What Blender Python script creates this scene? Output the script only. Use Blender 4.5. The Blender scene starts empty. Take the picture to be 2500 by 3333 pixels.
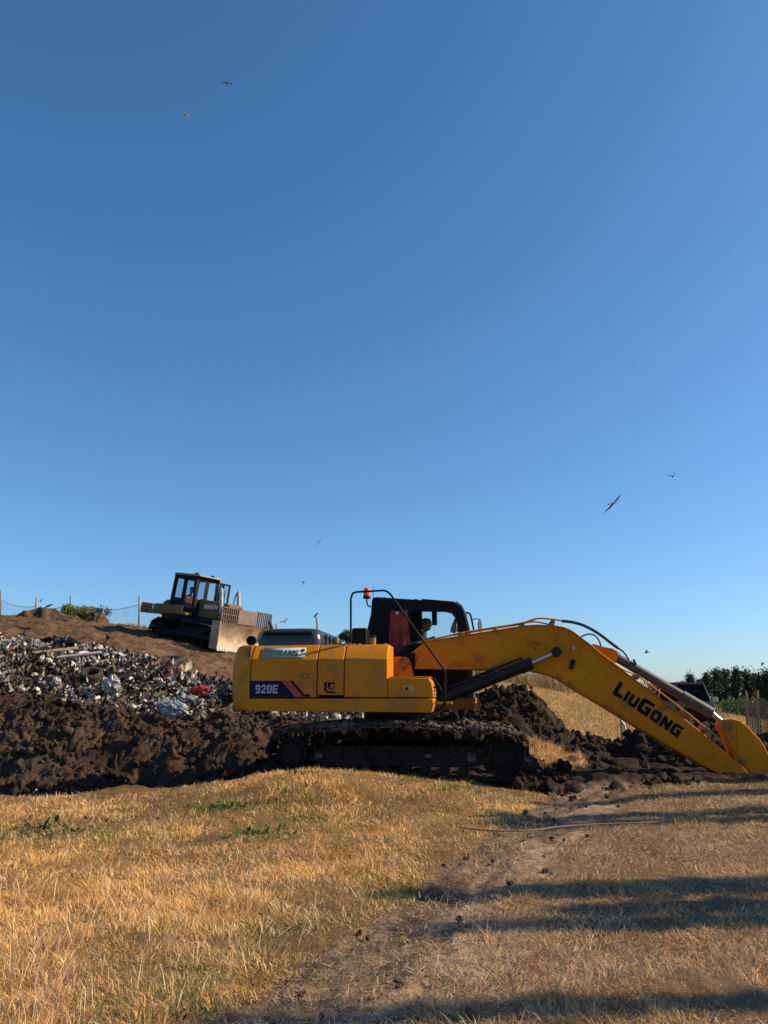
import bpy, bmesh, math, random
import numpy as np
from mathutils import Vector, Matrix
random.seed(7); rng = np.random.default_rng(7)
S = bpy.context.scene; COL = S.collection
R = math.radians

# ------------------------------------------------------------------ camera
F = 2504.0; PITCH = R(13.7); CAMZ = 1.5          # focal length in pixels of the 2500 x 3333 frame
cd = bpy.data.cameras.new('camera'); cam = bpy.data.objects.new('camera', cd); COL.objects.link(cam)
cd.sensor_fit = 'HORIZONTAL'; cd.sensor_width = 25.96; cd.lens = 25.96 * F / 2500
cd.clip_start = .1; cd.clip_end = 8000
cam.location = (0, 0, CAMZ); cam.rotation_euler = (R(90) + PITCH, 0, 0)
S.camera = cam
S.render.resolution_x = 768; S.render.resolution_y = 1024

# ------------------------------------------------------------------ sky and sun
SUN_EL = R(33); SUN_AZ = R(3.5)                   # azimuth measured from +X towards +Y
w = bpy.data.worlds.new('World'); S.world = w; w.use_nodes = True
nt = w.node_tree; sky = nt.nodes.new('ShaderNodeTexSky'); sky.sky_type = 'NISHITA'
sky.sun_disc = False; sky.sun_elevation = SUN_EL; sky.sun_rotation = R(90) - SUN_AZ
sky.altitude = 0; sky.air_density = 1.0; sky.dust_density = .7; sky.ozone_density = 8
bg = nt.nodes['Background']; hsv = nt.nodes.new('ShaderNodeHueSaturation'); hsv.inputs['Saturation'].default_value = 1.06; hsv.inputs['Hue'].default_value = .496
nt.links.new(sky.outputs[0], hsv.inputs['Color']); nt.links.new(hsv.outputs[0], bg.inputs[0]); bg.inputs[1].default_value = .114
ld = bpy.data.lights.new('sun', 'SUN'); ld.energy = 5.0; ld.angle = R(.5); ld.color = (1, .80, .56)
lo = bpy.data.objects.new('sun', ld); COL.objects.link(lo)
sd = Vector((math.cos(SUN_EL)*math.cos(SUN_AZ), math.cos(SUN_EL)*math.sin(SUN_AZ), math.sin(SUN_EL)))
lo.rotation_euler = sd.to_track_quat('Z', 'Y').to_euler(); lo.location = (40, 5, 30)
S.view_settings.view_transform = 'Standard'; S.view_settings.look = 'None'
S.view_settings.exposure = .5; S.view_settings.gamma = 1

# ------------------------------------------------------------------ mapping of measured image points to places
CP, SP = math.cos(PITCH), math.sin(PITCH)
def ray(px, py):
    dx = (px-1250)/F; dy = (1666.5-py)/F
    return Vector((dx, CP-dy*SP, SP+dy*CP))
def at(px, py, Y):
    d = ray(px, py); return Vector((0, 0, CAMZ)) + d*(Y/d.y)

# ------------------------------------------------------------------ numpy noise
def _h(ix, iy, s):
    n = (ix.astype(np.int64)*374761393 + iy.astype(np.int64)*668265263 + s*982451653) & 0x7fffffff
    n = ((n ^ (n >> 13)) * 1274126177) & 0x7fffffff
    n = (n ^ (n >> 16)) & 0x7fffffff
    return n / float(0x7fffffff)
def vnoise(x, y, s=0):
    x = np.asarray(x, float); y = np.asarray(y, float)
    ix = np.floor(x); iy = np.floor(y); fx = x-ix; fy = y-iy
    ux = fx*fx*fx*(fx*(fx*6-15)+10); uy = fy*fy*fy*(fy*(fy*6-15)+10)
    def g(a, b, dx, dy):
        t = _h(a, b, s)*2*np.pi; return np.cos(t)*dx+np.sin(t)*dy
    n0 = g(ix, iy, fx, fy)*(1-ux)+g(ix+1, iy, fx-1, fy)*ux
    n1 = g(ix, iy+1, fx, fy-1)*(1-ux)+g(ix+1, iy+1, fx-1, fy-1)*ux
    return (n0*(1-uy)+n1*uy)*1.5
def fbm(x, y, o=4, s=0):
    r = 0; a = 1
    for k in range(o):
        r = r+a*vnoise(x*2**k, y*2**k, s+k*17); a *= .5
    return r
def lumps(x, y, s=0):                             # rounded clods, one per cell
    x = np.asarray(x, float); y = np.asarray(y, float)
    ix = np.floor(x); iy = np.floor(y); best = np.zeros_like(x)
    for a in (-1, 0, 1):
        for b in (-1, 0, 1):
            cx = ix+a; cy = iy+b
            px = cx+_h(cx, cy, s); py = cy+_h(cx, cy, s+5); r = .35+.55*_h(cx, cy, s+9)
            d2 = (x-px)**2+(y-py)**2
            best = np.maximum(best, np.sqrt(np.maximum(r*r-d2, 0)))
    return best
def sstep(a, b, x):
    t = np.clip((x-a)/(b-a), 0, 1); return t*t*(3-2*t)
class RBF:
    def __init__(s, pts, c=.8):
        P = np.array(pts, float); s.X = P[:, :2]; s.c = c
        n = len(P); D = np.sqrt(((s.X[:, None]-s.X[None])**2).sum(-1)+c*c)
        A = np.zeros((n+3, n+3)); A[:n, :n] = D+np.eye(n)*1e-3; A[:n, n] = 1; A[:n, n+1:] = s.X
        A[n, :n] = 1; A[n+1:, :n] = s.X.T
        s.w = np.linalg.solve(A, np.r_[P[:, 2], 0, 0, 0])
    def __call__(s, x, y):
        x = np.asarray(x, float); y = np.asarray(y, float); r = s.w[-3]+s.w[-2]*x+s.w[-1]*y
        for (a, b), k in zip(s.X, s.w):
            r = r+k*np.sqrt((x-a)**2+(y-b)**2+s.c**2)
        return r

# ------------------------------------------------------------------ materials
def srgb(r, g, b):
    f = lambda c: (c/255/12.92) if c/255 <= .04045 else ((c/255+.055)/1.055)**2.4
    return (f(r), f(g), f(b), 1)
def mat(name, c1, c2=None, scale=4, rough=.6, metal=0, bump=0, bscale=None, detail=5, lo=.35, hi=.65, c3=None, s3=1.5, lo3=.55, hi3=.7, coat=0, attr=None, stretch=None, spec=.5):
    m = bpy.data.materials.new(name); m.use_nodes = True; n = m.node_tree; b = n.nodes['Principled BSDF']
    L = n.links.new
    b.inputs['Roughness'].default_value = rough; b.inputs['Metallic'].default_value = metal
    b.inputs['Specular IOR Level'].default_value = spec
    if coat: b.inputs['Coat Weight'].default_value = coat; b.inputs['Coat Roughness'].default_value = .25
    tc = n.nodes.new('ShaderNodeTexCoord'); vec = tc.outputs['Object']
    if stretch:
        mp = n.nodes.new('ShaderNodeMapping'); mp.inputs['Scale'].default_value = stretch; L(vec, mp.inputs[0]); vec = mp.outputs[0]
    c1 = tuple(c1)[:3]+(1,)
    b.inputs['Base Color'].default_value = c1
    col = None
    if attr:
        a = n.nodes.new('ShaderNodeAttribute'); a.attribute_name = attr; col = a.outputs['Color']
    def noisefac(sc, l, h, det):
        t = n.nodes.new('ShaderNodeTexNoise'); t.inputs['Scale'].default_value = sc; t.inputs['Detail'].default_value = det
        t.inputs['Roughness'].default_value = .65
        L(vec, t.inputs['Vector']); r = n.nodes.new('ShaderNodeMapRange'); r.inputs[1].default_value = l; r.inputs[2].default_value = h
        L(t.outputs['Fac'], r.inputs[0]); return r.outputs[0], t
    if c2 is not None:
        fac, t = noisefac(scale, lo, hi, detail)
        mx = n.nodes.new('ShaderNodeMix'); mx.data_type = 'RGBA'
        L(fac, mx.inputs[0])
        if col is not None:
            mx.blend_type = 'MULTIPLY'; L(col, mx.inputs[6])
        else: mx.inputs[6].default_value = c1
        mx.inputs[7].default_value = tuple(c2)[:3]+(1,); col = mx.outputs[2]
    if c3 is not None:
        fac, t3 = noisefac(s3, lo3, hi3, 8)
        mx = n.nodes.new('ShaderNodeMix'); mx.data_type = 'RGBA'
        L(fac, mx.inputs[0])
        if col is not None: L(col, mx.inputs[6])
        else: mx.inputs[6].default_value = c1
        mx.inputs[7].default_value = tuple(c3)[:3]+(1,); col = mx.outputs[2]
    if col is not None: L(col, b.inputs['Base Color'])
    if bump:
        t = n.nodes.new('ShaderNodeTexNoise'); t.inputs['Scale'].default_value = bscale or scale*4; t.inputs['Detail'].default_value = 6
        L(vec, t.inputs['Vector']); bp = n.nodes.new('ShaderNodeBump'); bp.inputs['Distance'].default_value = bump
        L(t.outputs['Fac'], bp.inputs['Height']); L(bp.outputs[0], b.inputs['Normal'])
    return m
def leafmat(name, attr='col', rough=.7, trans=.3):
    m = bpy.data.materials.new(name); m.use_nodes = True; n = m.node_tree; b = n.nodes['Principled BSDF']
    a = n.nodes.new('ShaderNodeAttribute'); a.attribute_name = attr
    n.links.new(a.outputs['Color'], b.inputs['Base Color']); b.inputs['Roughness'].default_value = rough
    b.inputs['Specular IOR Level'].default_value = .2
    if trans:
        tr = n.nodes.new('ShaderNodeBsdfTranslucent'); n.links.new(a.outputs['Color'], tr.inputs[0])
        mx = n.nodes.new('ShaderNodeMixShader'); mx.inputs[0].default_value = trans
        n.links.new(b.outputs[0], mx.inputs[1]); n.links.new(tr.outputs[0], mx.inputs[2])
        n.links.new(mx.outputs[0], n.nodes['Material Output'].inputs[0])
    return m
def glassmat(name, tint=(.8, .85, .88), gl=.12, dirt=0):
    m = bpy.data.materials.new(name); m.use_nodes = True; n = m.node_tree; L = n.links.new
    n.nodes.remove(n.nodes['Principled BSDF'])
    t = n.nodes.new('ShaderNodeBsdfTransparent'); t.inputs[0].default_value = (*tint, 1)
    g = n.nodes.new('ShaderNodeBsdfGlossy'); g.inputs['Roughness'].default_value = .03
    fr = n.nodes.new('ShaderNodeLayerWeight'); fr.inputs[0].default_value = .12
    mx = n.nodes.new('ShaderNodeMixShader'); L(fr.outputs['Fresnel'], mx.inputs[0]); L(t.outputs[0], mx.inputs[1]); L(g.outputs[0], mx.inputs[2])
    out = mx.outputs[0]
    if dirt:
        d = n.nodes.new('ShaderNodeBsdfDiffuse'); d.inputs[0].default_value = (.25, .25, .24, 1)
        m2 = n.nodes.new('ShaderNodeMixShader'); m2.inputs[0].default_value = dirt; L(out, m2.inputs[1]); L(d.outputs[0], m2.inputs[2]); out = m2.outputs[0]
    L(out, n.nodes['Material Output'].inputs[0]); return m
def netmat(name, color, cover, scale=22):
    m = bpy.data.materials.new(name); m.use_nodes = True; n = m.node_tree; L = n.links.new; b = n.nodes['Principled BSDF']
    b.inputs['Base Color'].default_value = (*color, 1); b.inputs['Roughness'].default_value = .8
    tc = n.nodes.new('ShaderNodeTexCoord'); t = n.nodes.new('ShaderNodeTexNoise'); t.inputs['Scale'].default_value = scale; t.inputs['Detail'].default_value = 3
    L(tc.outputs['Object'], t.inputs['Vector']); r = n.nodes.new('ShaderNodeMapRange')
    r.inputs[1].default_value = .3; r.inputs[2].default_value = .7; r.inputs[3].default_value = cover[0]; r.inputs[4].default_value = cover[1]
    L(t.outputs['Fac'], r.inputs[0]); L(r.outputs[0], b.inputs['Alpha']); return m

YEL = (.57, .205, .002)
M = {}
M['yellow'] = mat('yellow_paint', YEL, (.48, .162, .002), 1.2, rough=.5, c3=(.22, .12, .05), s3=2.6, lo3=.5, hi3=.78, spec=.25, bump=.002, bscale=30)
M['yellow_boom'] = mat('boom_paint', (.62, .21, .001), (.52, .165, .001), .8, rough=.6, spec=.2, c3=(.16, .07, .025), s3=3.0, lo3=.55, hi3=.76, bump=.002, bscale=40)
M['yellow_dirty'] = mat('dirty_yellow_paint', (.34, .16, .02), (.12, .06, .025), 5, rough=.7, bump=.004)
M['black'] = mat('black_paint', (.004, .004, .005), (.007, .007, .008), 3, rough=.5, c3=(.01, .009, .008), s3=2, lo3=.62, hi3=.85, spec=.15)
M['black_cyl'] = mat('black_cylinder', (.005, .005, .006), (.014, .013, .012), 6, rough=.5, spec=.3, c3=(.04, .035, .03), s3=3, lo3=.58, hi3=.8)
M['grey_cyl'] = mat('dusty_cylinder', (.035, .034, .033), (.07, .066, .06), 9, rough=.6, c3=(.12, .1, .08), s3=4, lo3=.58, hi3=.8)
M['rubber'] = mat('rubber', (.012, .013, .014), (.02, .022, .022), 6, rough=.5)
M['dusty_rubber'] = mat('dusty_rubber', (.012, .01, .009), (.05, .036, .025), 4, rough=.9, lo=.3, hi=.6)
M['chrome'] = mat('chrome_rod', (.6, .6, .6), rough=.2, metal=1)
M['trackmetal'] = mat('muddy_steel', (.010, .008, .007), (.022, .017, .013), 5, spec=.2, rough=.85, bump=.01, bscale=30)
M['mud'] = mat('dried_mud', (.115, .075, .05), (.03, .02, .015), 7, rough=.95, bump=.02, bscale=25)
M['decal_navy'] = mat('navy_decal', (.008, .011, .04), rough=.6, spec=.1)
M['decal_red'] = mat('red_decal', (.42, .045, .015), rough=.5)
M['decal_black'] = mat('black_decal', (.005, .005, .006), rough=.6, spec=.1)
M['decal_grey'] = mat('grey_letters', (.34, .36, .42), rough=.6)
M['decal_white'] = mat('white_sign', (.42, .43, .41), (.34, .34, .32), 6, rough=.8, spec=.1)
M['decal_green'] = mat('green_letters', (.01, .07, .045), (.03, .10, .07), 30, rough=.6)
M['redorange'] = mat('orange_lens', (.75, .07, .02), rough=.25)
M['redcloth'] = mat('red_cloth', (.38, .045, .032), (.24, .025, .02), 4, rough=.9)
M['skin'] = mat('skin', (.16, .075, .045), rough=.6)
M['greencap'] = mat('green_cap', (.015, .09, .03), rough=.8)
M['darkcloth'] = mat('dark_cloth', (.02, .025, .04), rough=.9)
M['seat'] = mat('seat_vinyl', (.02, .02, .022), rough=.7)
M['glass'] = glassmat('cab_glass', (.9, .93, .95))
M['dglass'] = glassmat('dusty_glass', (.85, .9, .93), dirt=.04)
M['dark_glass'] = glassmat('dark_glass', (.2, .22, .24))
M['mirror'] = mat('mirror_back', (.03, .03, .03), rough=.3)
M['wood'] = mat('weathered_wood', (.42, .27, .14), (.28, .17, .09), 6, rough=.85)
M['greypost'] = mat('grey_post', (.42, .38, .33), (.25, .22, .19), 9, rough=.85)
M['whiteish'] = mat('dirty_white', (.62, .6, .55), (.4, .37, .32), 6, rough=.7, bump=.01)

# ------------------------------------------------------------------ object helpers
def tag(o, label=None, cat=None, group=None, kind=None):
    if label: o['label'] = label
    if cat: o['category'] = cat
    if group: o['group'] = group
    if kind: o['kind'] = kind
    return o
def empty(name, loc, rot=(0, 0, 0)):
    o = bpy.data.objects.new(name, None); COL.objects.link(o); o.location = loc; o.rotation_euler = rot; o.empty_display_size = .3
    return o
def np_mesh(name, V, quads=None, tris=None, col=None, m=None, smooth=False, parent=None):
    me = bpy.data.meshes.new(name)
    nq = 0 if quads is None else len(quads); nt_ = 0 if tris is None else len(tris)
    li = []
    if nq: li.append(np.asarray(quads).reshape(-1))
    if nt_: li.append(np.asarray(tris).reshape(-1))
    li = np.concatenate(li).astype(np.int32)
    me.vertices.add(len(V)); me.vertices.foreach_set('co', np.asarray(V, np.float32).reshape(-1))
    me.loops.add(len(li)); me.loops.foreach_set('vertex_index', li)
    me.polygons.add(nq+nt_)
    st = np.r_[np.arange(nq)*4, nq*4+np.arange(nt_)*3].astype(np.int32)
    me.polygons.foreach_set('loop_start', st)
    if smooth: me.polygons.foreach_set('use_smooth', np.ones(nq+nt_, bool))
    me.update(calc_edges=True)
    if col is not None:
        a = me.color_attributes.new('col', 'FLOAT_COLOR', 'POINT')
        c = np.ones((len(V), 4), np.float32); c[:, :3] = col; a.data.foreach_set('color', c.reshape(-1))
    if m: me.materials.append(m)
    o = bpy.data.objects.new(name, me); COL.objects.link(o); o.parent = parent
    return o
class MB:
    def __init__(s): s.bm = bmesh.new()
    def box(s, c, d, rot=None, top=None):
        vs = []
        for sx in (-1, 1):
            for sy in (-1, 1):
                for sz in (-1, 1):
                    k = top if (top and sz > 0) else 1
                    v = Vector((sx*d[0]/2*k, sy*d[1]/2*k, sz*d[2]/2))
                    if rot is not None: v = rot @ v
                    vs.append(s.bm.verts.new(v+Vector(c)))
        for f in ((0, 1, 3, 2), (4, 6, 7, 5), (0, 4, 5, 1), (2, 3, 7, 6), (0, 2, 6, 4), (1, 5, 7, 3)):
            s.bm.faces.new([vs[i] for i in f])
        return s
    def bb(s, x0, x1, y0, y1, z0, z1): return s.box(((x0+x1)/2, (y0+y1)/2, (z0+z1)/2), (abs(x1-x0), abs(y1-y0), abs(z1-z0)))
    def prism(s, poly, y0, y1, y0b=None, y1b=None):
        # poly: (x, z) outline, extruded along y
        a = [s.bm.verts.new((p[0], y0 if y0b is None else y0+(y0b[i]), p[1])) for i, p in enumerate(poly)]
        b = [s.bm.verts.new((p[0], y1 if y1b is None else y1+(y1b[i]), p[1])) for i, p in enumerate(poly)]
        n = len(poly)
        f1 = s.bm.faces.new(a); f2 = s.bm.faces.new(b[::-1])
        for i in range(n): s.bm.faces.new((a[i], b[i], b[(i+1) % n], a[(i+1) % n]))
        return s
    def xprism(s, poly, x0, x1):
        a = [s.bm.verts.new((x0, p[0], p[1])) for p in poly]; b = [s.bm.verts.new((x1, p[0], p[1])) for p in poly]
        n = len(poly); s.bm.faces.new(a); s.bm.faces.new(b[::-1])
        for i in range(n): s.bm.faces.new((a[i], b[i], b[(i+1) % n], a[(i+1) % n]))
        return s
    def cyl(s, p0, p1, r0, r1=None, seg=20, caps=True):
        r1 = r0 if r1 is None else r1; p0 = Vector(p0); p1 = Vector(p1); d = (p1-p0).normalized()
        u = d.orthogonal().normalized(); v = d.cross(u)
        A = []; B = []
        for i in range(seg):
            t = 2*math.pi*i/seg; q = u*math.cos(t)+v*math.sin(t)
            A.append(s.bm.verts.new(p0+q*r0)); B.append(s.bm.verts.new(p1+q*r1))
        for i in range(seg): s.bm.faces.new((A[i], A[(i+1) % seg], B[(i+1) % seg], B[i]))
        if caps: s.bm.faces.new(A[::-1]); s.bm.faces.new(B)
        return s
    def tube(s, pts, r, seg=8, sub=0):
        P = [Vector(p) for p in pts]
        if sub:
            Q = []
            for i in range(len(P)-1):
                p0 = P[max(i-1, 0)]; p1 = P[i]; p2 = P[i+1]; p3 = P[min(i+2, len(P)-1)]
                for k in range(sub):
                    t = k/sub; Q.append(.5*((2*p1)+(p2-p0)*t+(2*p0-5*p1+4*p2-p3)*t*t+(3*p1-p0-3*p2+p3)*t**3))
            Q.append(P[-1]); P = Q
        rings = []; u = None
        for i, p in enumerate(P):
            d = (P[min(i+1, len(P)-1)]-P[max(i-1, 0)]).normalized()
            if u is None: u = d.orthogonal().normalized()
            u = (u-d*u.dot(d)).normalized(); v = d.cross(u)
            rr = r(i/(len(P)-1)) if callable(r) else r
            rings.append([s.bm.verts.new(p+(u*math.cos(2*math.pi*k/seg)+v*math.sin(2*math.pi*k/seg))*rr) for k in range(seg)])
        for a, b in zip(rings, rings[1:]):
            for k in range(seg): s.bm.faces.new((a[k], a[(k+1) % seg], b[(k+1) % seg], b[k]))
        s.bm.faces.new(rings[0][::-1]); s.bm.faces.new(rings[-1]); return s
    def lathe(s, c, axis, prof, seg=20):
        # prof: (distance along axis, radius)
        c = Vector(c); d = Vector(axis).normalized(); u = d.orthogonal().normalized(); v = d.cross(u)
        rings = [[s.bm.verts.new(c+d*h+(u*math.cos(2*math.pi*k/seg)+v*math.sin(2*math.pi*k/seg))*max(r, .0005)) for k in range(seg)] for h, r in prof]
        for a, b in zip(rings, rings[1:]):
            for k in range(seg): s.bm.faces.new((a[k], a[(k+1) % seg], b[(k+1) % seg], b[k]))
        s.bm.faces.new(rings[0][::-1]); s.bm.faces.new(rings[-1]); return s
    def sheet(s, P, th=.01):
        # P: grid [i][j] of Vectors, thickened along y
        return s
    def build(s, name, m, parent=None, bevel=0, angle=35, mats=None, seg=2):
        bmesh.ops.recalc_face_normals(s.bm, faces=s.bm.faces)
        me = bpy.data.meshes.new(name); s.bm.to_mesh(me); s.bm.free()
        me.materials.append(m)
        me.polygons.foreach_set('use_smooth', np.ones(len(me.polygons), bool)); me.set_sharp_from_angle(angle=R(angle))
        o = bpy.data.objects.new(name, me); COL.objects.link(o); o.parent = parent
        if bevel:
            b = o.modifiers.new('bevel', 'BEVEL'); b.width = bevel; b.segments = seg; b.limit_method = 'ANGLE'; b.angle_limit = R(30)
        return o
def copy_tree(o, parent=None):
    c = o.copy(); COL.objects.link(c); c.parent = parent
    for ch in list(o.children): copy_tree(ch, c)
    return c

# block letters on a unit-high grid; a hole is cut by a slit
GL = {
 'L': (.86, [[(0, 0), (.86, 0), (.86, .27), (.34, .27), (.34, 1), (0, 1)]]),
 'I': (.36, [[(0, 0), (.36, 0), (.36, 1), (0, 1)]]),
 'U': (1.0, [[(.14, 0), (.86, 0), (1, .16), (1, 1), (.66, 1), (.66, .27), (.34, .27), (.34, 1), (0, 1), (0, .16)]]),
 'G': (1.08, [[(.14, 0), (1.05, 0), (1.05, .6), (.52, .6), (.52, .4), (.72, .4), (.72, .25), (.34, .25), (.34, .76), (1.05, .76), (1.12, 1), (.14, 1), (0, .84), (0, .16)]]),
 'O': (1.06, [[(.18, 0), (.88, 0), (1.06, .2), (1.06, .8), (.88, 1), (.18, 1), (0, .8), (0, .2)], [(.4, .28), (.34, .36), (.34, .64), (.4, .74), (.66, .74), (.72, .64), (.72, .36), (.66, .28)]]),
 'N': (1.08, [[(0, 0), (.33, 0), (.33, .5), (.72, 0), (1.08, 0), (1.08, 1), (.75, 1), (.75, .5), (.36, 1), (0, 1)]]),
 'E': (.8, [[(0, 0), (.8, 0), (.8, .22), (.28, .22), (.28, .4), (.72, .4), (.72, .6), (.28, .6), (.28, .78), (.8, .78), (.8, 1), (0, 1)]]),
 'S': (.85, [[(0, 0), (.7, 0), (.85, .14), (.85, .46), (.7, .6), (.28, .6), (.28, .78), (.82, .78), (.82, 1), (.14, 1), (0, .86), (0, .54), (.14, .4), (.57, .4), (.57, .22), (0, .22)]]),
 'T': (.8, [[(.26, 0), (.54, 0), (.54, .78), (.8, .78), (.8, 1), (0, 1), (0, .78), (.26, .78)]]),
 'R': (.85, [[(0, 0), (.28, 0), (.28, .32), (.42, .32), (.58, 0), (.88, 0), (.68, .38), (.83, .5), (.83, .88), (.7, 1), (0, 1)], [(.28, .53), (.28, .79), (.56, .79), (.56, .53)]]),
 'A': (.95, [[(0, 0), (.27, 0), (.32, .2), (.62, .2), (.67, 0), (.95, 0), (.64, 1), (.31, 1)], [(.38, .4), (.56, .4), (.475, .74)]]),
 '9': (.75, [[(.05, 0), (.6, 0), (.75, .14), (.75, .86), (.6, 1), (.14, 1), (0, .86), (0, .54), (.14, .4), (.5, .4), (.5, .2), (.05, .2)], [(.25, .58), (.25, .8), (.5, .8), (.5, .58)]]),
 '2': (.75, [[(0, 0), (.75, 0), (.75, .2), (.3, .2), (.75, .55), (.75, .86), (.6, 1), (.14, 1), (0, .86), (0, .68), (.25, .68), (.25, .8), (.5, .8), (.5, .6), (0, .22)]]),
 '0': (.75, [[(.14, 0), (.61, 0), (.75, .14), (.75, .86), (.61, 1), (.14, 1), (0, .86), (0, .14)], [(.26, .2), (.26, .8), (.49, .8), (.49, .2)]]),
}
def letters(name, text, origin, xdir, zdir, h, m, parent, y, gap=.14, sizes=None, xs=1, shear=0, th=.004):
    """text in the local xz plane at y (facing -y); origin/xdir/zdir are 2-D"""
    me = bpy.data.meshes.new(name); V = []; Fc = []; pos = 0
    from mathutils.geometry import tessellate_polygon
    for i, ch in enumerate(text):
        wd, loops = GL[ch]; k = sizes[i] if sizes else 1
        pts = [[Vector((p[0]*k*xs+pos+shear*p[1]*k, p[1]*k, 0)) for p in lp] for lp in loops]
        flat = [p for lp in pts for p in lp]
        base = len(V)
        for p in flat:
            q = Vector(origin)+Vector(xdir)*p.x*h+Vector(zdir)*p.y*h
            V.append((q.x, y, q.y))
        for t in tessellate_polygon(pts): Fc.append([base+j for j in t])
        pos += wd*k*xs+gap
    me.from_pydata(V, [], Fc); me.materials.append(m); me.update()
    o = bpy.data.objects.new(name, me); COL.objects.link(o); o.parent = parent
    s = o.modifiers.new('thick', 'SOLIDIFY'); s.thickness = th; s.offset = 0
    return o

# ------------------------------------------------------------------ ground heights
def ground_z0(x, y):
    z = .25*sstep(7, 13, y)*(1-sstep(60, 140, y))
    z = z+.24*np.exp(-((x+.9)/1.6)**2-((y-11.6)/1.3)**2)        # grassy hump in front of the tracks
    z = z-.16*np.exp(-((x-2.6)/1.2)**2-((y-11.8)/1.5)**2)
    return z
def gpt(px, py):
    d = ray(px, py); Y = 10.
    for _ in range(30):
        z = float(ground_z0(d.x/d.y*Y, Y)); Y = .5*Y+.5*(z-CAMZ)/(d.z/d.y)
    return d.x/d.y*Y, Y
PL = sorted([gpt(*p)[::-1] for p in ((640, 3333), (800, 3268), (1017, 3132), (1180, 3013), (1342, 2931), (1451, 2823), (1559, 2747), (1700, 2655), (1790, 2600))])
PR = sorted([gpt(*p)[::-1] for p in ((1250, 3333), (1380, 3150), (1500, 3000), (1620, 2870), (1760, 2760), (1890, 2660), (1930, 2590))])
def path_l(y): return np.interp(y, [2.]+[p[0] for p in PL]+[40], [PL[0][1]-1.2]+[p[1] for p in PL]+[PL[-1][1]+2])
def path_r(y): return np.interp(y, [2.]+[p[0] for p in PR]+[40], [PR[0][1]-.9]+[p[1] for p in PR]+[PR[-1][1]+2])
ED = [(-40, 11.2), (-5.9, 11.2)]+[(at(px, py, Y).x, Y) for px, py, Y in ((250, 2590, 11.4), (550, 2580, 11.7), (800, 2530, 12.), (860, 2490, 12.6))]+[(-1., 15), (40, 40)]
def edge_y(x): return np.interp(x, [p[0] for p in ED], [p[1] for p in ED])
def ground_z(x, y):
    z = ground_z0(x, y)
    e = edge_y(x)+.25*vnoise(x*1.3, y*.3, 3)
    z = z-1.0*sstep(0, .9, y-e)*(1-sstep(-2.2, -1.4, x))*(1-sstep(20, 30, y))
    return z
def wetpath(x, y):   # 1 on the bare track
    wob = .18*fbm(x*2.2, y*2.2, 3, 5)
    return sstep(-.06, .06, x-path_l(y)-.07*fbm(x*4, y*4, 2, 5))*(1-sstep(-.1, .7, x-path_r(y)-.12+wob*2))

# ground sheet
vs = np.concatenate([np.linspace(-8, 2.6, 16), np.geomspace(3, 17, 620), np.geomspace(17.2, 60, 160), np.geomspace(62, 4000, 60)])
us = np.concatenate([np.linspace(-1.6, -.66, 30), np.linspace(-.65, .65, 620), np.linspace(.66, 1.6, 30)])
Uu, Vv = np.meshgrid(us, vs); X = Uu*(np.maximum(Vv, 0)+1.5)*np.where(Vv < 2.6, 4, 1); Y = Vv
near = (1-sstep(15, 22, Y))
pth = wetpath(X, Y)
lump = lumps(X*7, Y*7, 11)*.5+lumps(X*16, Y*16, 12)*.25
Z = ground_z(X, Y)+near*(.03*fbm(X*.9, Y*.9, 3, 1)+.010*fbm(X*6, Y*6, 4, 2)+pth*(.016*lump*(1+fbm(X*1.5, Y*1.5, 2, 9))-.025*np.exp(-(((X-path_l(Y))-.35)/.2)**2)-.03*np.abs(vnoise((X-.45*Y)*4, Y*2, 44))))
e = Y-edge_y(X)
ditch = sstep(-.1, .5, e+.2*vnoise(X*3, Y*3, 8))*(1-sstep(-2.2, -1.4, X))*(1-sstep(20, 30, Y))
work = sstep(12.4, 13, Y+.25*fbm(X*1.4, Y*1.4, 3, 4))*(1-sstep(22, 26, Y))*(1-sstep(9, 12, X))
soil = np.clip(ditch+work, 0, 1)
Z += soil*(.10*lumps(X*3.2, Y*3.2, 21)+.05*lumps(X*8, Y*8, 22))
n1 = fbm(X*.7, Y*.7, 4, 31)[..., None]; n2 = fbm(X*5, Y*5, 3, 33)[..., None]
c_tall = np.array([.22, .135, .055])*(1+.35*n1)+np.array([.02, .01, 0])*n2
c_short = np.array([.19, .125, .07])*(1+.25*n1+.2*n2)
c_path = np.array([.33, .235, .16])*(1+.25*n1+.25*n2)
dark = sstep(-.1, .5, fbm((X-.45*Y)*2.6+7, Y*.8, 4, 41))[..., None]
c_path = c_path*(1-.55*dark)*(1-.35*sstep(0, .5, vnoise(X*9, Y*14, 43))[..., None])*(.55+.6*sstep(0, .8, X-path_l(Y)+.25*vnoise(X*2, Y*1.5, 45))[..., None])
tall = (X < path_l(Y))[..., None]
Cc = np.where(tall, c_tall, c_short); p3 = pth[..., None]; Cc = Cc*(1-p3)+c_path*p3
far = sstep(18, 40, Y)[..., None]; Cc = Cc*(1-far)+np.array([.33, .22, .10])*(1+.3*n1)*far
Cc = Cc*(1-soil[..., None])+np.array([.042, .029, .021])*(1+.3*n2)*soil[..., None]
nr, nc = X.shape; I = np.arange(nr*nc).reshape(nr, nc)
Q = np.stack([I[:-1, :-1], I[:-1, 1:], I[1:, 1:], I[1:, :-1]], -1).reshape(-1, 4)
M['ground'] = mat('ground_soil_and_thatch', (1, 1, 1), (.55, .5, .45), 38, rough=.95, attr='col', bump=.012, bscale=70, lo=.4, hi=.62, spec=.1)
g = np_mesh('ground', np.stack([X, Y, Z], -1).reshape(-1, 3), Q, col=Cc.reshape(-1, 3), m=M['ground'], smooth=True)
tag(g, kind='structure')

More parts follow.
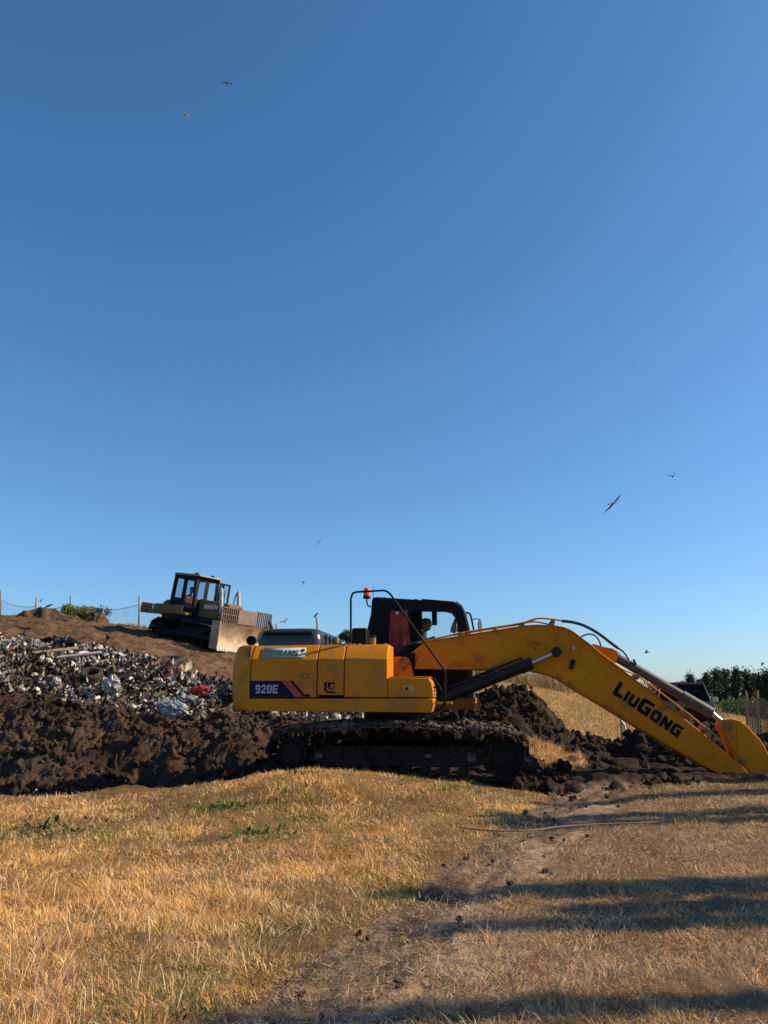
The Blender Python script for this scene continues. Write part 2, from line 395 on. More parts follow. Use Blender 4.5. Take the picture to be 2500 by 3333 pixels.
def patch(name, xs, ys, zf, colf, m, lateral=0, keep=None):
    Xg, Yg = np.meshgrid(xs, ys); Zg = zf(Xg, Yg)
    Cg = colf(Xg, Yg, Zg)
    if lateral:
        dx = lateral*fbm(Xg*2.6, Yg*2.6+Zg*2.6, 4, 71); dy = lateral*fbm(Xg*2.6+9, Yg*2.6+Zg*2.6, 4, 72)
        Xg = Xg+dx; Yg = Yg+dy
    nr, nc = Xg.shape; I = np.arange(nr*nc).reshape(nr, nc)
    Q = np.stack([I[:-1, :-1], I[:-1, 1:], I[1:, 1:], I[1:, :-1]], -1)
    if keep is not None:
        kk = keep(Xg, Yg, Zg)[:-1, :-1]; Q = Q[kk]
    Q = Q.reshape(-1, 4)
    return np_mesh(name, np.stack([Xg, Yg, Zg], -1).reshape(-1, 3), Q, col=Cg.reshape(-1, 3), m=m, smooth=True)
M['soil'] = mat('clumpy_soil', (1, 1, 1), (.6, .55, .5), 14, rough=.97, attr='col', bump=.03, bscale=28, lo=.35, hi=.65, spec=.08)
M['hillmat'] = mat('hill_earth', (1, 1, 1), (.6, .55, .5), 5, rough=.97, attr='col', bump=.06, bscale=9, lo=.35, hi=.65, spec=.08)

# ---- landfill hill and dry hill (one surface, two stretches)
def ap(px, py, Y): return tuple(at(px, py, Y))
HP = [ap(-350, 2300, 18), ap(0, 2275, 18), ap(200, 2290, 18.2), ap(420, 2318, 18.4), ap(650, 2335, 18.5), ap(900, 2352, 18.6), ap(1150, 2356, 18.6), ap(1400, 2356, 19), ap(1640, 2340, 20), ap(1900, 2385, 21), ap(2150, 2380, 23), ap(2350, 2375, 24),
      ap(-350, 2180, 22), ap(0, 2170, 22), ap(250, 2185, 22), ap(500, 2215, 22), ap(750, 2265, 22.5), ap(1000, 2290, 23),
      ap(-350, 2030, 28), ap(0, 2046, 28), ap(200, 2075, 27.5), ap(420, 2105, 27), ap(640, 2150, 27), ap(850, 2200, 27), ap(1100, 2250, 27), ap(1400, 2240, 27), ap(1662, 2240, 27), ap(1850, 2300, 28), ap(2100, 2330, 30),
      ap(-350, 2010, 35), ap(0, 2016, 35), ap(250, 2026, 35), ap(450, 2046, 35), ap(620, 2072, 35), ap(800, 2100, 35), ap(1000, 2110, 36), ap(1120, 2095, 38), ap(1400, 2150, 36), ap(1662, 2208, 34), ap(1740, 2218, 34), ap(1831, 2240, 34), ap(1885, 2262, 35), ap(1980, 2275, 36), ap(2100, 2290, 38), ap(2250, 2310, 40),
      (-25, 50, 2), (-12, 50, 2), (0, 50, 1.5), (8, 50, .3), (14, 50, .1), (20, 40, 0), (18, 30, .1), (14, 24, .1), (-20, 62, 0), (0, 62, 0), (-25, 28, 4), (-25, 18, 2)]
hill = RBF(HP, 1.2)
def hill_z(x, y): return hill(x, y)
def rubbish_mask(x, y):
    p = (x/np.maximum(y, 1))*F+1250
    top = np.interp(p, [-600, 0, 250, 500, 760, 1150], [28, 27.4, 26, 24.6, 23.2, 21])
    return (1-sstep(-1.2, .8, y-top+1.2*fbm(x*.5, y*.5, 3, 51)))*sstep(17.9, 18.6, y)*(1-sstep(1180, 1300, p))
def hz_l(x, y):
    r = rubbish_mask(x, y); b = hill_z(x, y)-1.2*(1-sstep(17.4, 18.5, y))
    return b+(1-r)*(.10*fbm(x*1.1, y*1.1, 4, 52)+.06*lumps(x*2.2, y*2.2, 53)+.06*vnoise(x*.5+y*1.2, y*1.9-x*.3, 54))+r*(.18*fbm(x*1.3, y*1.3, 3, 55)+.22*lumps(x*1.6, y*1.6, 56)+.1*lumps(x*4, y*4, 57)-.26)
def hc_l(x, y, z):
    n = fbm(x*.8, y*.8, 4, 61)[..., None]; r = rubbish_mask(x, y)[..., None]
    a = np.array([.14, .086, .05])*(1+.35*n); b = np.array([.045, .038, .033])*(1+.4*n); return a*(1-r)+b*r
xs = np.linspace(-27, -1, 640); ys = np.concatenate([np.linspace(17.4, 36.5, 520), np.linspace(36.8, 62, 40)])
lh = patch('landfill_hill', xs, ys, hz_l, hc_l, M['hillmat']); tag(lh, kind='structure')
def hz_r(x, y): return hill_z(x, y)+.05*fbm(x*1.2, y*1.2, 4, 62)
def hc_r(x, y, z):
    n = fbm(x*.6, y*.6, 4, 63)[..., None]; n2 = sstep(.1, .5, fbm(x*.45+3, y*.9, 3, 64))[..., None]
    return np.array([.33, .22, .10])*(1+.3*n)*(1-.45*n2)+np.array([.10, .10, .04])*.45*n2
rh = patch('dry_grass_hill', np.linspace(-1.02, 20, 300), np.concatenate([np.linspace(18, 42, 260), np.linspace(42.5, 62, 30)]), hz_r, hc_r, M['hillmat']); tag(rh, kind='structure')

# ---- left soil bank
BP = [ap(-150, 2255, 17.6), ap(0, 2258, 17.8), ap(150, 2270, 17.8), ap(330, 2294, 17.9), ap(520, 2314, 18), ap(640, 2326, 18), ap(760, 2334, 18), ap(900, 2340, 17.6), ap(1050, 2358, 17.4), ap(1200, 2385, 17),
      ap(-150, 2390, 16.3), ap(100, 2400, 16.3), ap(350, 2405, 16.4), ap(560, 2395, 16.5), ap(700, 2385, 16.5), ap(830, 2395, 16.3), ap(1000, 2435, 16),
      ap(-150, 2500, 15.5), ap(100, 2490, 15.5), ap(300, 2515, 15.5), ap(560, 2510, 15.6), ap(720, 2490, 15.6), ap(840, 2480, 15.4), ap(840, 2500, 14.2),
      ap(-150, 2590, 14.6), ap(100, 2605, 14.6), ap(400, 2600, 14.7), ap(700, 2590, 14.6), ap(820, 2580, 13.6),
      (-9, 13.2, -.55), (-6, 13.2, -.6), (-4, 13.4, -.6), (-2.6, 13., -.45), (-9, 20, .4), (-5, 20, .2), (-2, 20, 0), (.5, 18, 0), (.5, 15, -.1), (-1.2, 12.6, -.5), (-12, 17, 1.4), (-12, 12.5, -.6)]
bank = RBF(BP, .5)
def clods(x, y, s, a=1):
    wx = x+.25*fbm(x*1.7, y*1.7, 4, s+40); wy = y+.25*fbm(x*1.7+5, y*1.7, 4, s+41)
    rd = lambda f, q: np.abs(vnoise(wx*f, wy*f, s+q))
    return a*(.15*lumps(wx*1.4, wy*1.4, s)*(.5+vnoise(x*.7, y*.7, s+3))-.20*rd(1.6, 11)-.13*rd(3.3, 12)+.07*lumps(wx*4.5, wy*4.5, s+2)-.08*rd(7, 13)+.04*lumps(wx*10, wy*10, s+4)-.045*rd(15, 14)+.06)
def bz(x, y): return bank(x, y)-.14+.22*fbm(x*.8, y*.8, 3, 80)+clods(x, y, 81)
def bc(x, y, z):
    n = fbm(x*1.3, y*1.3, 4, 85)[..., None]; k = sstep(-.1, .6, fbm(x*.5, y*.5+z*.4, 3, 86))[..., None]
    return np.array([.076, .052, .036])*(1+.3*n)*(1-k)+np.array([.05, .034, .025])*(1+.3*n)*k
b_ = patch('soil_bank', np.arange(-11, .6, .028), np.arange(12.2, 19.4, .028), bz, bc, M['soil'], lateral=.07); tag(b_, kind='structure')

# ---- right soil mound and dug-out piles
MP = [ap(1380, 2330, 18), ap(1500, 2290, 18), ap(1600, 2232, 18), ap(1640, 2222, 18), ap(1700, 2268, 18), ap(1757, 2258, 17.5), ap(1790, 2300, 17.5), ap(1850, 2378, 17.5), ap(1920, 2430, 17), ap(1950, 2440, 16.8), ap(2010, 2475, 16.5), ap(2080, 2440, 16.5), ap(2150, 2325, 17), ap(2024, 2450, 18.6), ap(1950, 2440, 18.8), ap(2080, 2430, 18.6), (5.2, 20, -.1), (6.8, 20, -.1), ap(2200, 2298, 17.2), ap(2260, 2345, 17), ap(2330, 2400, 16.8), ap(2400, 2420, 16.8), ap(2520, 2380, 17), ap(2650, 2380, 17),
      ap(1450, 2400, 15.8), ap(1600, 2380, 15.8), ap(1720, 2400, 15.6), ap(1800, 2440, 15.2), ap(1900, 2470, 15), ap(2000, 2490, 15), ap(2100, 2460, 15), ap(2250, 2450, 15), ap(2400, 2480, 15), ap(2550, 2440, 15), ap(2700, 2440, 15),
      ap(1560, 2520, 14.4), ap(1700, 2480, 14.2), ap(1760, 2510, 13.6), ap(1850, 2555, 13.4), ap(1950, 2545, 13.4), ap(2100, 2535, 13.4), ap(2250, 2535, 13.4), ap(2400, 2535, 13.6), ap(2550, 2520, 13.6),
      ap(1700, 2545, 12.7), ap(1850, 2570, 12.55), ap(2000, 2562, 12.5), ap(2200, 2560, 12.5), ap(2400, 2570, 12.5), ap(2600, 2570, 12.5),
      (0, 14, -.2), (0, 18, .0), (1.4, 13.2, -.15), (.5, 20, 0), (4, 20.5, 0.), (8, 20.5, .1), (10, 18, .3), (10, 13, .0), (3, 11.8, -.25), (6, 11.8, -.1), (9, 11.8, -.1), (1.3, 11.9, -.2)]
mound = RBF(MP, .35)
def mz(x, y): k = 1-.3*sstep(4.6, 5.2, x)*(1-sstep(13.1, 13.8, y)); return mound(x, y)-.12-.55*(1-k)+k*(.16*fbm(x*.9, y*.9, 3, 90)+clods(x, y, 91))+(1-k)*(.12*lumps(x*6, y*6, 97)+.07*lumps(x*13, y*13, 98)-.1*np.abs(vnoise(x*4, y*4, 99)))
def mc(x, y, z):
    n = fbm(x*1.3, y*1.3, 4, 95)[..., None]; return np.array([.046, .034, .027])*(1+.35*n)
m_ = patch('soil_mound', np.arange(-.4, 10.3, .028), np.arange(11.8, 20.6, .028), mz, mc, M['soil'], lateral=.08); tag(m_, kind='structure')

# ------------------------------------------------------------------ scattered small shapes merged into one mesh
def ico(sub):
    bm = bmesh.new(); bmesh.ops.create_icosphere(bm, subdivisions=sub, radius=1)
    V = np.array([v.co[:] for v in bm.verts]); T = np.array([[v.index for v in f.verts] for f in bm.faces]); bm.free(); return V, T
def rot_np(n):
    q = rng.normal(size=(n, 4)); q /= np.linalg.norm(q, axis=1)[:, None]; a, b, c, d = q.T
    return np.stack([np.stack([a*a+b*b-c*c-d*d, 2*(b*c-a*d), 2*(b*d+a*c)], -1), np.stack([2*(b*c+a*d), a*a-b*b+c*c-d*d, 2*(c*d-a*b)], -1), np.stack([2*(b*d-a*c), 2*(c*d+a*b), a*a-b*b-c*c+d*d], -1)], 1)
def scatter(name, shapes, P, size, colors, m, smooth=False, flat=None, aniso=.3):
    """shapes: list of (V, T); P (n,3); size (n,); colors (n,3)"""
    Vs = []; Ts = []; Cs = []; off = 0; n = len(P); pick = rng.integers(0, len(shapes), n)
    for k, (V, T) in enumerate(shapes):
        idx = np.where(pick == k)[0]
        if not len(idx): continue
        Rm = rot_np(len(idx)) if flat is None else flat(len(idx))
        sc = size[idx][:, None]*(1+aniso*(rng.random((len(idx), 3))-.5)*2)
        W = np.einsum('nij,nvj->nvi', Rm, V[None]*sc[:, None, :])+P[idx][:, None, :]
        nv = len(V); Vs.append(W.reshape(-1, 3)); Ts.append((T[None]+(np.arange(len(idx))*nv)[:, None, None]+off).reshape(-1, 3)); off += nv*len(idx)
        Cs.append(np.repeat(colors[idx], nv, 0))
    return np_mesh(name, np.concatenate(Vs), tris=np.concatenate(Ts), col=np.concatenate(Cs), m=m, smooth=smooth)
V0, T0 = ico(3)
clod_shapes = []
for k in range(9):
    W0 = V0.copy()
    for _ in range(11):                            # broken faces
        nn_ = rng.normal(size=3); nn_ /= np.linalg.norm(nn_); dd_ = rng.uniform(.45, .85)
        ov = np.maximum(W0@nn_-dd_, 0); W0 = W0-ov[:, None]*nn_*.92
    d = 1+.2*fbm(V0[:, 0]*2+k*7, V0[:, 1]*2+V0[:, 2]*2.7, 4, 200+k)+.12*np.abs(vnoise(V0[:, 0]*6+k, V0[:, 1]*6+V0[:, 2]*5, 210+k))
    clod_shapes.append((W0*d[:, None]*np.array([1.1, .95, .8]), T0))
def clod_field(name, xr, yr, zf, n, cf, smin=.02, smax=.16, lab='', keep=None):
    x = rng.uniform(*xr, n); y = rng.uniform(*yr, n)
    if keep is not None:
        k = keep(x, y); x = x[k]; y = y[k]
    s = smin*(smax/smin)**(rng.random(len(x))**1.5)
    if smax > .1: s = np.where(rng.random(len(x)) < .8, s*.55, s)
    z = zf(x, y)+s*.35
    c = cf(x, y, z)*rng.uniform(.75, 1.25, (len(x), 1))
    return scatter(name, clod_shapes, np.stack([x, y, z], -1), s, c, M['soil'])
o = clod_field('soil_clods', (-10, 0.3), (12.4, 18.6), bz, 5200, bc, .014, .13); tag(o, 'brown crumbled clods covering the bank below the rubbish', 'soil clods', kind='stuff')
o = clod_field('soil_clods', (.2, 9.8), (12.3, 18.8), mz, 5600, mc, .014, .14, keep=lambda x, y: ~((x > 4.8) & (y < 13.4)) | (rng.random(len(x)) < .12)); tag(o, 'dark lumpy clods of dug earth behind the excavator boom', 'soil clods', kind='stuff')
o = clod_field('soil_clods', (2.6, 9.5), (12.35, 13.6), mz, 1800, mc, .01, .06); tag(o, 'small dark crumbs along the front edge of the dug earth', 'soil clods', kind='stuff')
o = clod_field('soil_clods', (1.5, 4.9), (12.5, 14.2), mz, 620, mc, .04, .19); tag(o, 'big broken clods lying in front of the dug pile under the boom', 'soil clods', kind='stuff')
def lz(x, y): return ground_z(x, y)
o = clod_field('loose_crumbs', (-4, 7), (3.6, 12.8), lz, 900, lambda x, y, z: np.stack([.09+0*x, .06+0*x, .042+0*x], -1), .006, .05, keep=lambda x, y: (wetpath(x, y) > rng.random(len(x))*1.2) | (y > 12.1))
tag(o, 'small dark crumbs of soil scattered along the bare track', 'soil crumbs', kind='stuff')

# ------------------------------------------------------------------ rubbish
def crumple(nx, ny, a, s, w=1, h=1):
    u, v = np.meshgrid(np.linspace(-1, 1, nx), np.linspace(-1, 1, ny)); u = u.ravel()*w; v = v.ravel()*h
    Vv_ = np.stack([u+a*.5*vnoise(u*2, v*2, s), v+a*.5*vnoise(u*2, v*2, s+1), a*fbm(u*1.4, v*1.4, 2, s+2)*1.5], -1)
    I = np.arange(nx*ny).reshape(ny, nx); q = np.stack([I[:-1, :-1], I[:-1, 1:], I[1:, 1:], I[1:, :-1]], -1).reshape(-1, 4)
    return Vv_, np.concatenate([q[:, [0, 1, 2]], q[:, [0, 2, 3]]])
V2, T2 = ico(2)
rs = []
for k in range(6): rs.append(crumple(5, 5, .55, 300+k*5))
for k in range(9): rs.append(crumple(9, 2, 1.1, 340+k*5, 1.9, .12))
for k in range(3): rs.append(crumple(6, 3, .5, 380+k*5, 1.2, .45))
for k in range(5):
    d = 1+.5*fbm(V2[:, 0]*1.5+k*5, V2[:, 1]*1.5+V2[:, 2], 2, 400+k); rs.append((V2*d[:, None]*np.array([.8, .6, .5]), T2))
def sample_slope(n, lo_y=16.8, hi_y=29):
    y = rng.uniform(lo_y, hi_y, n*3); x = rng.uniform(-.62, .02, n*3)*y
    k = rubbish_mask(x, y) > rng.random(n*3)*.9+.05; x = x[k][:n]; y = y[k][:n]; return x, y
x, y = sample_slope(60000)
n = len(x); size = .022*(7.5)**(rng.random(n)**2.0)*(.7+.3*y/22)
pal = np.array([[.012, .009, .007], [.022, .017, .013], [.045, .032, .022], [.085, .06, .042], [.15, .115, .085], [.27, .23, .18], [.45, .41, .35], [.68, .64, .57], [.30, .2, .12], [.2, .03, .03], [.05, .12, .16], [.25, .3, .12], [.06, .09, .2]])
pr = np.array([.22, .18, .15, .12, .09, .09, .08, .075, .05, .008, .01, .008, .008]); pr /= pr.sum()
ci = rng.choice(len(pal), n, p=pr)
# paler litter gathers near the top edge and in bands
band = fbm(x*.5, y*.5, 3, 500)+sstep(23.5, 26, y)*.6
sw = (band > .25) & (rng.random(n) < .36); ci[sw] = rng.choice([5, 6, 7, 7], sw.sum())
M['litter'] = leafmat('litter', rough=.7, trans=0)
M['litter'].node_tree.nodes['Principled BSDF'].inputs['Specular IOR Level'].default_value = .15
def flatrot(k):
    a = rng.uniform(0, 6.283, k); t1 = rng.normal(.25, .38, k); t2 = rng.normal(0, .38, k); o1 = np.ones(k); z0 = np.zeros(k)
    Rz = np.stack([np.stack([np.cos(a), -np.sin(a), z0], -1), np.stack([np.sin(a), np.cos(a), z0], -1), np.stack([z0, z0, o1], -1)], 1)
    Rx = np.stack([np.stack([o1, z0, z0], -1), np.stack([z0, np.cos(t1), -np.sin(t1)], -1), np.stack([z0, np.sin(t1), np.cos(t1)], -1)], 1)
    Ry = np.stack([np.stack([np.cos(t2), z0, np.sin(t2)], -1), np.stack([z0, o1, z0], -1), np.stack([-np.sin(t2), z0, np.cos(t2)], -1)], 1)
    return Rx@Ry@Rz
o = scatter('rubbish', rs, np.stack([x, y, hz_l(x, y)+size*.22], -1), size*1.12, (lambda d: pal[ci]*rng.uniform(.7, 1.05, (n, 1))*(1-d)+np.array([.05, .036, .026])*d)(rng.random((n, 1))**1.5*.6), M['litter'], flat=flatrot)
tag(o, 'mixed torn rubbish bags and scraps spread over the landfill slope', 'rubbish', kind='stuff')
x3, y3 = sample_slope(9000); s3_ = .02+.07*rng.random(len(x3))**3
o = scatter('soil_clods', clod_shapes, np.stack([x3, y3, hz_l(x3, y3)], -1), s3_, np.array([.05, .035, .024])*rng.uniform(.5, 1.5, (len(x3), 1)), M['soil']); tag(o, 'dark earth crumbs worked in between the rubbish', 'soil clods', kind='stuff')
# rubbish in the ditch bottom left
x = rng.uniform(-9, -5, 260); y = rng.uniform(13.4, 15, 260)
s_ = rng.uniform(.03, .11, 260); ci = rng.choice(len(pal), 260, p=pr); zz = np.maximum(ground_z(x, y), bz(x, y))
o = scatter('rubbish', rs, np.stack([x, y, zz+.03], -1), s_, pal[ci], M['litter']); tag(o, 'dark scraps of rubbish in the ditch in front of the bank', 'rubbish', kind='stuff')
# single pieces
def bag(px, py, Y, sz, color, label, stretch=(1, .7, .75), name='plastic_bag', cat='bag', seed=0, group=None):
    sz *= .72; v, t = ico(5); d = 1+.42*fbm(v[:, 0]*1.6+seed*3, v[:, 1]*1.6+v[:, 2]*1.9, 4, 600+seed)-.3*np.abs(vnoise(v[:, 0]*2.7+v[:, 2]*2, v[:, 1]*2.7, 620+seed))-.16*np.abs(vnoise(v[:, 0]*6+v[:, 2]*4, v[:, 1]*6, 640+seed))
    p = at(px, py, Y); z = float(hz_l(np.array([p.x]), np.array([p.y]))[0]) if Y > 17 else p.z
    W = v*d[:, None]*np.array(stretch)*sz
    # knotted neck
    top = v[:, 2] > .75; W[top] *= np.array([.5, .5, 1.35])
    mm = mat(name+'_'+str(seed), tuple(c*.8 for c in color), tuple(c*.3 for c in color), 5, rough=.4, bump=.02, bscale=9)
    o = np_mesh(name, W, tris=t, m=mm, smooth=True); o.location = (p.x, p.y, p.z)
    return tag(o, label, cat, group)
bag(363, 2232, 17.6, .26, (.62, .64, .62), 'white plastic bag hanging on the rubbish face left of centre', (.9, .7, 1), seed=1)
bag(568, 2312, 16.4, .30, (.55, .58, .62), 'large pale bag resting on top of the soil bank', (1.1, .7, .8), seed=2)
bag(540, 2296, 17.2, .26, (.55, .6, .55), 'crumpled white bag just above the large pale bag', (1, .7, .7), seed=3)
bag(650, 2247, 17.6, .26, (.75, .05, .05), 'flattened bright red bag among the white bags', (1.1, .6, .45), seed=4)
bag(740, 2262, 17.4, .27, (.03, .05, .05), 'dark rubbish bag beside the excavator tail', (1, .7, .9), seed=5)
bag(110, 2115, 25, .42, (.4, .42, .42), 'grey sack lying in the upper rubbish', (1.3, .8, .7), seed=6)
bag(215, 2100, 26, .5, (.02, .025, .03), 'black bin bag in the upper rubbish', (1.3, .8, .6), seed=7)
bag(182, 2222, 18, .16, (.7, .68, .62), 'small white bag low on the left rubbish face', (1, .8, .9), seed=8)
bag(600, 2280, 17.3, .3, (.45, .45, .45), 'grey draped sheet leading up to the red bag', (1.3, .5, .5), name='plastic_sheet', cat='plastic sheet', seed=9)
def plank(px, py, Y, ln, label, rz, rx, color='wood'):
    p = at(px, py, Y); o = MB().box((0, 0, 0), (ln, .16, .05)).build('timber_plank', M[color], bevel=.006); o.location = p; o.rotation_euler = (R(rx), R(-8), R(rz))
    tag(o, label, 'plank')
plank(180, 2118, 23.8, 1.3, 'pale orange timber plank lying high in the rubbish', 20, 30)
plank(258, 2132, 22.6, 1.2, 'grey weathered plank right of the orange plank', 15, 20, 'greypost')
def tyre(px, py, Y, r, label, rot):
    p = at(px, py, Y); p.z -= .22; t = empty('tyre', p, rot)
    prof = [(-.1, r*.62), (-.12, r*.75), (-.11, r*.93), (-.07, r), (.07, r), (.11, r*.93), (.12, r*.75), (.1, r*.62), (.06, r*.6), (-.06, r*.6), (-.1, r*.62)]
    m = MB().lathe((0, 0, 0), (0, 0, 1), prof, 32)
    for k in range(24):
        a = 2*math.pi*k/24; m.box((math.cos(a)*r, math.sin(a)*r, 0), (.02, .05, .13), Matrix.Rotation(a, 3, 'Z'))
    m.build('tyre_casing', M['dusty_rubber'], t); tag(t, label, 'tyre')
tyre(300, 2170, 20.5, .28, 'worn black tyre lying open side up in the rubbish', (R(30), R(8), 0))
tyre(545, 2132, 25.5, .62, 'large black tyre half buried below the bulldozer', (R(14), R(-4), 0))

# ------------------------------------------------------------------ grass
M['grass'] = leafmat('dry_grass', trans=.25)
def blades(name, P, ln, wd, col, lean=.6, curl=.5, az=None, m=None, lying=0):
    n = len(P); a = rng.uniform(0, 2*np.pi, n) if az is None else az
    le = np.abs(rng.normal(lean, .35, n)); d = np.stack([np.cos(a), np.sin(a), np.zeros(n)], -1)
    b = rng.uniform(0, np.pi, n); s = np.stack([np.cos(b), np.sin(b), np.zeros(n)], -1)*(wd/2)[:, None]
    up = np.stack([d[:, 0]*np.sin(le), d[:, 1]*np.sin(le), np.cos(np.minimum(le, 1.45))], -1)
    le2 = np.minimum(le+np.abs(rng.normal(curl, .4, n)), 2.0); up2 = np.stack([d[:, 0]*np.sin(le2), d[:, 1]*np.sin(le2), np.maximum(np.cos(le2), -.25)], -1)
    mid = P+up*(ln*.55)[:, None]; tip = mid+up2*(ln*.45)[:, None]
    V = np.stack([P-s, P+s, mid+s*.8, mid-s*.8, tip], 1).reshape(-1, 3)
    k = (np.arange(n)*5)[:, None]; q = k+np.array([0, 1, 2, 3]); t = k+np.array([3, 2, 4])
    C = np.repeat(col, 5, 0)
    return np_mesh(name, V, q, t, col=C, m=m or M['grass'])
def fan_points(n, y0, y1, u0, u1, pw=1.0):
    y = y0*(y1/y0)**(rng.random(n)**pw); x = rng.uniform(u0, u1, n)*(y+.4); return x, y
straw = np.array([.84, .49, .14]); rust = np.array([.44, .26, .13]); pale = np.array([.88, .68, .40]); olive = np.array([.20, .21, .06]); green = np.array([.07, .14, .025])
def gmix(n, w):
    pa = np.stack([straw, rust, pale, olive, green]); i = rng.random(n)
    cw = np.cumsum(w/np.sum(w, -1, keepdims=True), -1); k = (i[:, None] > cw).sum(-1).clip(0, 4)
    return pa[k]*rng.uniform(.7, 1.2, (n, 1))
GREEN = [(gpt(750, 2625), .9, .28), (gpt(1000, 2515), .9, .25), (gpt(100, 2715), 1.1, .25), (gpt(1480, 2560), .8, .3), (gpt(1330, 2630), .4, .25), (gpt(580, 3290), .32, .22), (gpt(1300, 2920), .5, .3), (gpt(960, 2670), .35, .2), (gpt(960, 3040), .35, .25), (gpt(1120, 2500), .8, .2), (gpt(740, 3180), .2, .2)]
def greenness(x, y):
    g_ = np.zeros_like(x)
    for (cx, cy), rx, ry in GREEN: g_ = np.maximum(g_, np.exp(-((x-cx)/rx)**2-((y-cy)/(ry*1.6))**2))
    return g_*(.55+.6*fbm(x*3, y*3, 2, 700))
# tall dry grass left of the track
x, y = fan_points(520000, 3.5, 13.0, -.60, .34)
k = (x < path_l(y)+.0+.07*fbm(x*4, y*4, 2, 5)) & (y < edge_y(x)-.02+.2*vnoise(x*3, y, 3)) & ((y < 12.4) | (x < -2))
x = x[k]; y = y[k]; n = len(x)
patchy = fbm(x*.55, y*.55, 3, 711); gr = greenness(x, y); fine = fbm(x*2.5, y*2.5, 2, 712)
close = sstep(-.25, .45, -patchy)
W_ = np.stack([.9-.5*close+sstep(5.2, 4, y)*.6, .35+1.3*close+.3*np.clip(fine, 0, 1), .28+0*x, .05+.25*np.clip(fine, 0, 1)+gr*1.2, gr*3.2], -1)
col = gmix(n, np.clip(W_, 0, None))
edge_d = sstep(-.05, .22, path_l(y)-x)
ln = (.05+.075*rng.random(n)+.04*np.clip(patchy, -.3, 1)+.05*sstep(5.5, 4.2, y)*sstep(-.6, -1.5, x))*(.45+.55*edge_d)*.85
wd = (.0022+.0016*rng.random(n))*(.6+y/6.5)
azf = 5.5*fbm(x*.9, y*.9, 3, 731)+rng.normal(0, .9, n)+2.6
tuftk = .7+.5*sstep(.1, .75, lumps(x*3.1, y*3.1, 732)); ln = ln*tuftk
o = blades('dry_grass', np.stack([x, y, ground_z(x, y)-.01], -1), ln, wd, col, lean=.95, curl=.7, az=azf)
tag(o, 'tall golden dry grass filling the left foreground', 'dry grass', kind='stuff')
print('tall', n)
# short straw on the right
x, y = fan_points(640000, 3.4, 13.2, -.40, .64)
pw_ = wetpath(x, y); tuft = fbm(x*.8+3, y*.8, 3, 721)
dens = np.where(x > path_l(y), 1-.88*pw_, 0)*(.72+.4*np.clip(tuft, -.5, 1))
ye = 12.65+.15*fbm(x*1.5, y*0, 2, 7)
k = (rng.random(len(x)) < dens) & (y < ye); x = x[k]; y = y[k]; n = len(x); tuft = tuft[k]; pw_ = pw_[k]
W_ = np.stack([.6+0*x, .55+.5*np.clip(-tuft, 0, 1), .75+.3*pw_, .13+.15*np.clip(tuft, 0, 1), .02+0*x], -1)
col = gmix(n, W_)*np.array([.88, .86, .95])*rng.uniform(.5, 1.25, (n, 1))
ln = .022+.026*rng.random(n)+.035*np.clip(tuft, 0, 1)+(rng.random(n) < .02)*.05
wd = (.002+.0014*rng.random(n))*(.6+y/6.5)
o = blades('short_straw', np.stack([x, y, ground_z(x, y)+.004], -1), ln*(.75+.6*sstep(.1, .75, lumps(x*2.5, y*2.5, 733)))*rng.choice([1, 1, 1, 1.6], n), wd, col, lean=1.2, curl=.5, az=5*fbm(x*1.3, y*1.3, 2, 734)+rng.normal(0, 1.1, n))
tag(o, 'short mown straw lying over the right side of the field', 'mown grass', kind='stuff')
x, y = fan_points(90000, 3.4, 12.6, -.40, .5); k = (wetpath(x, y) > .3) & (rng.random(len(x)) < .14+.42*sstep(-.3, .4, fbm(x*1.6, y*1.6, 3, 741))); x = x[k]; y = y[k]; n2_ = len(x)
o = blades('flattened_straw', np.stack([x, y, ground_z(x, y)+.022], -1), .03+.06*rng.random(n2_)**2, (.002+.0014*rng.random(n2_))*(.6+y/6.5), np.stack([pale, straw*.8, rust, np.array([.6, .52, .42])])[rng.integers(0, 4, n2_)]*rng.uniform(.4, 1, (n2_, 1)), lean=1.5, curl=.15)
tag(o, 'flattened straw trodden into the bare track', 'straw', kind='stuff')
# wispy stalks standing above the grass
x, y = fan_points(2600, 3.6, 12, -.6, .3); k = x < path_l(y)-.2; k &= y < edge_y(x); x = x[k]; y = y[k]; n = len(x)
o = blades('tall_stalks', np.stack([x, y, ground_z(x, y)], -1), rng.uniform(.14, .3, n)*sstep(14, 4, y), np.full(n, .0035)*(.7+y/9), np.tile(pale*.95, (n, 1))*rng.uniform(.7, 1.1, (n, 1)), lean=.6, curl=.4)
tag(o, 'long pale stalks sticking up through the dry grass', 'grass stalks', kind='stuff')
# dry tufts on the grassy island between the tracks and the mound, and on the hill
def hillgrass(name, n, xr, yr, zf, lnr, w, cols, label, keep=None, lean=.5):
    x = rng.uniform(*xr, n); y = rng.uniform(*yr, n)
    if keep is not None: k = keep(x, y); x = x[k]; y = y[k]
    n = len(x); c = cols[rng.integers(0, len(cols), n)]*rng.uniform(.75, 1.15, (n, 1))
    o = blades(name, np.stack([x, y, zf(x, y)-.02], -1), rng.uniform(*lnr, n), np.full(n, w), c, lean=lean, curl=.5); tag(o, label, 'grass', kind='stuff')
a = at(1740, 2470, 15.2)
o = hillgrass('dry_grass', 14000, (a.x-1.1, a.x+1.3), (14.2, 15.6), mz, (.1, .24), .009, np.stack([straw, pale, rust]), 'patch of golden grass between the tracks and the dark mound', keep=lambda x, y: ((x-a.x)/.95)**2+((y-14.9)/.7)**2 < 1)
hillgrass('dry_grass', 120000, (-1, 17), (20, 38), hz_r, (.06, .2), .014, np.stack([straw*.9, pale*.85, rust, straw*.8, olive]), 'sparse dry grass covering the hill behind the boom')
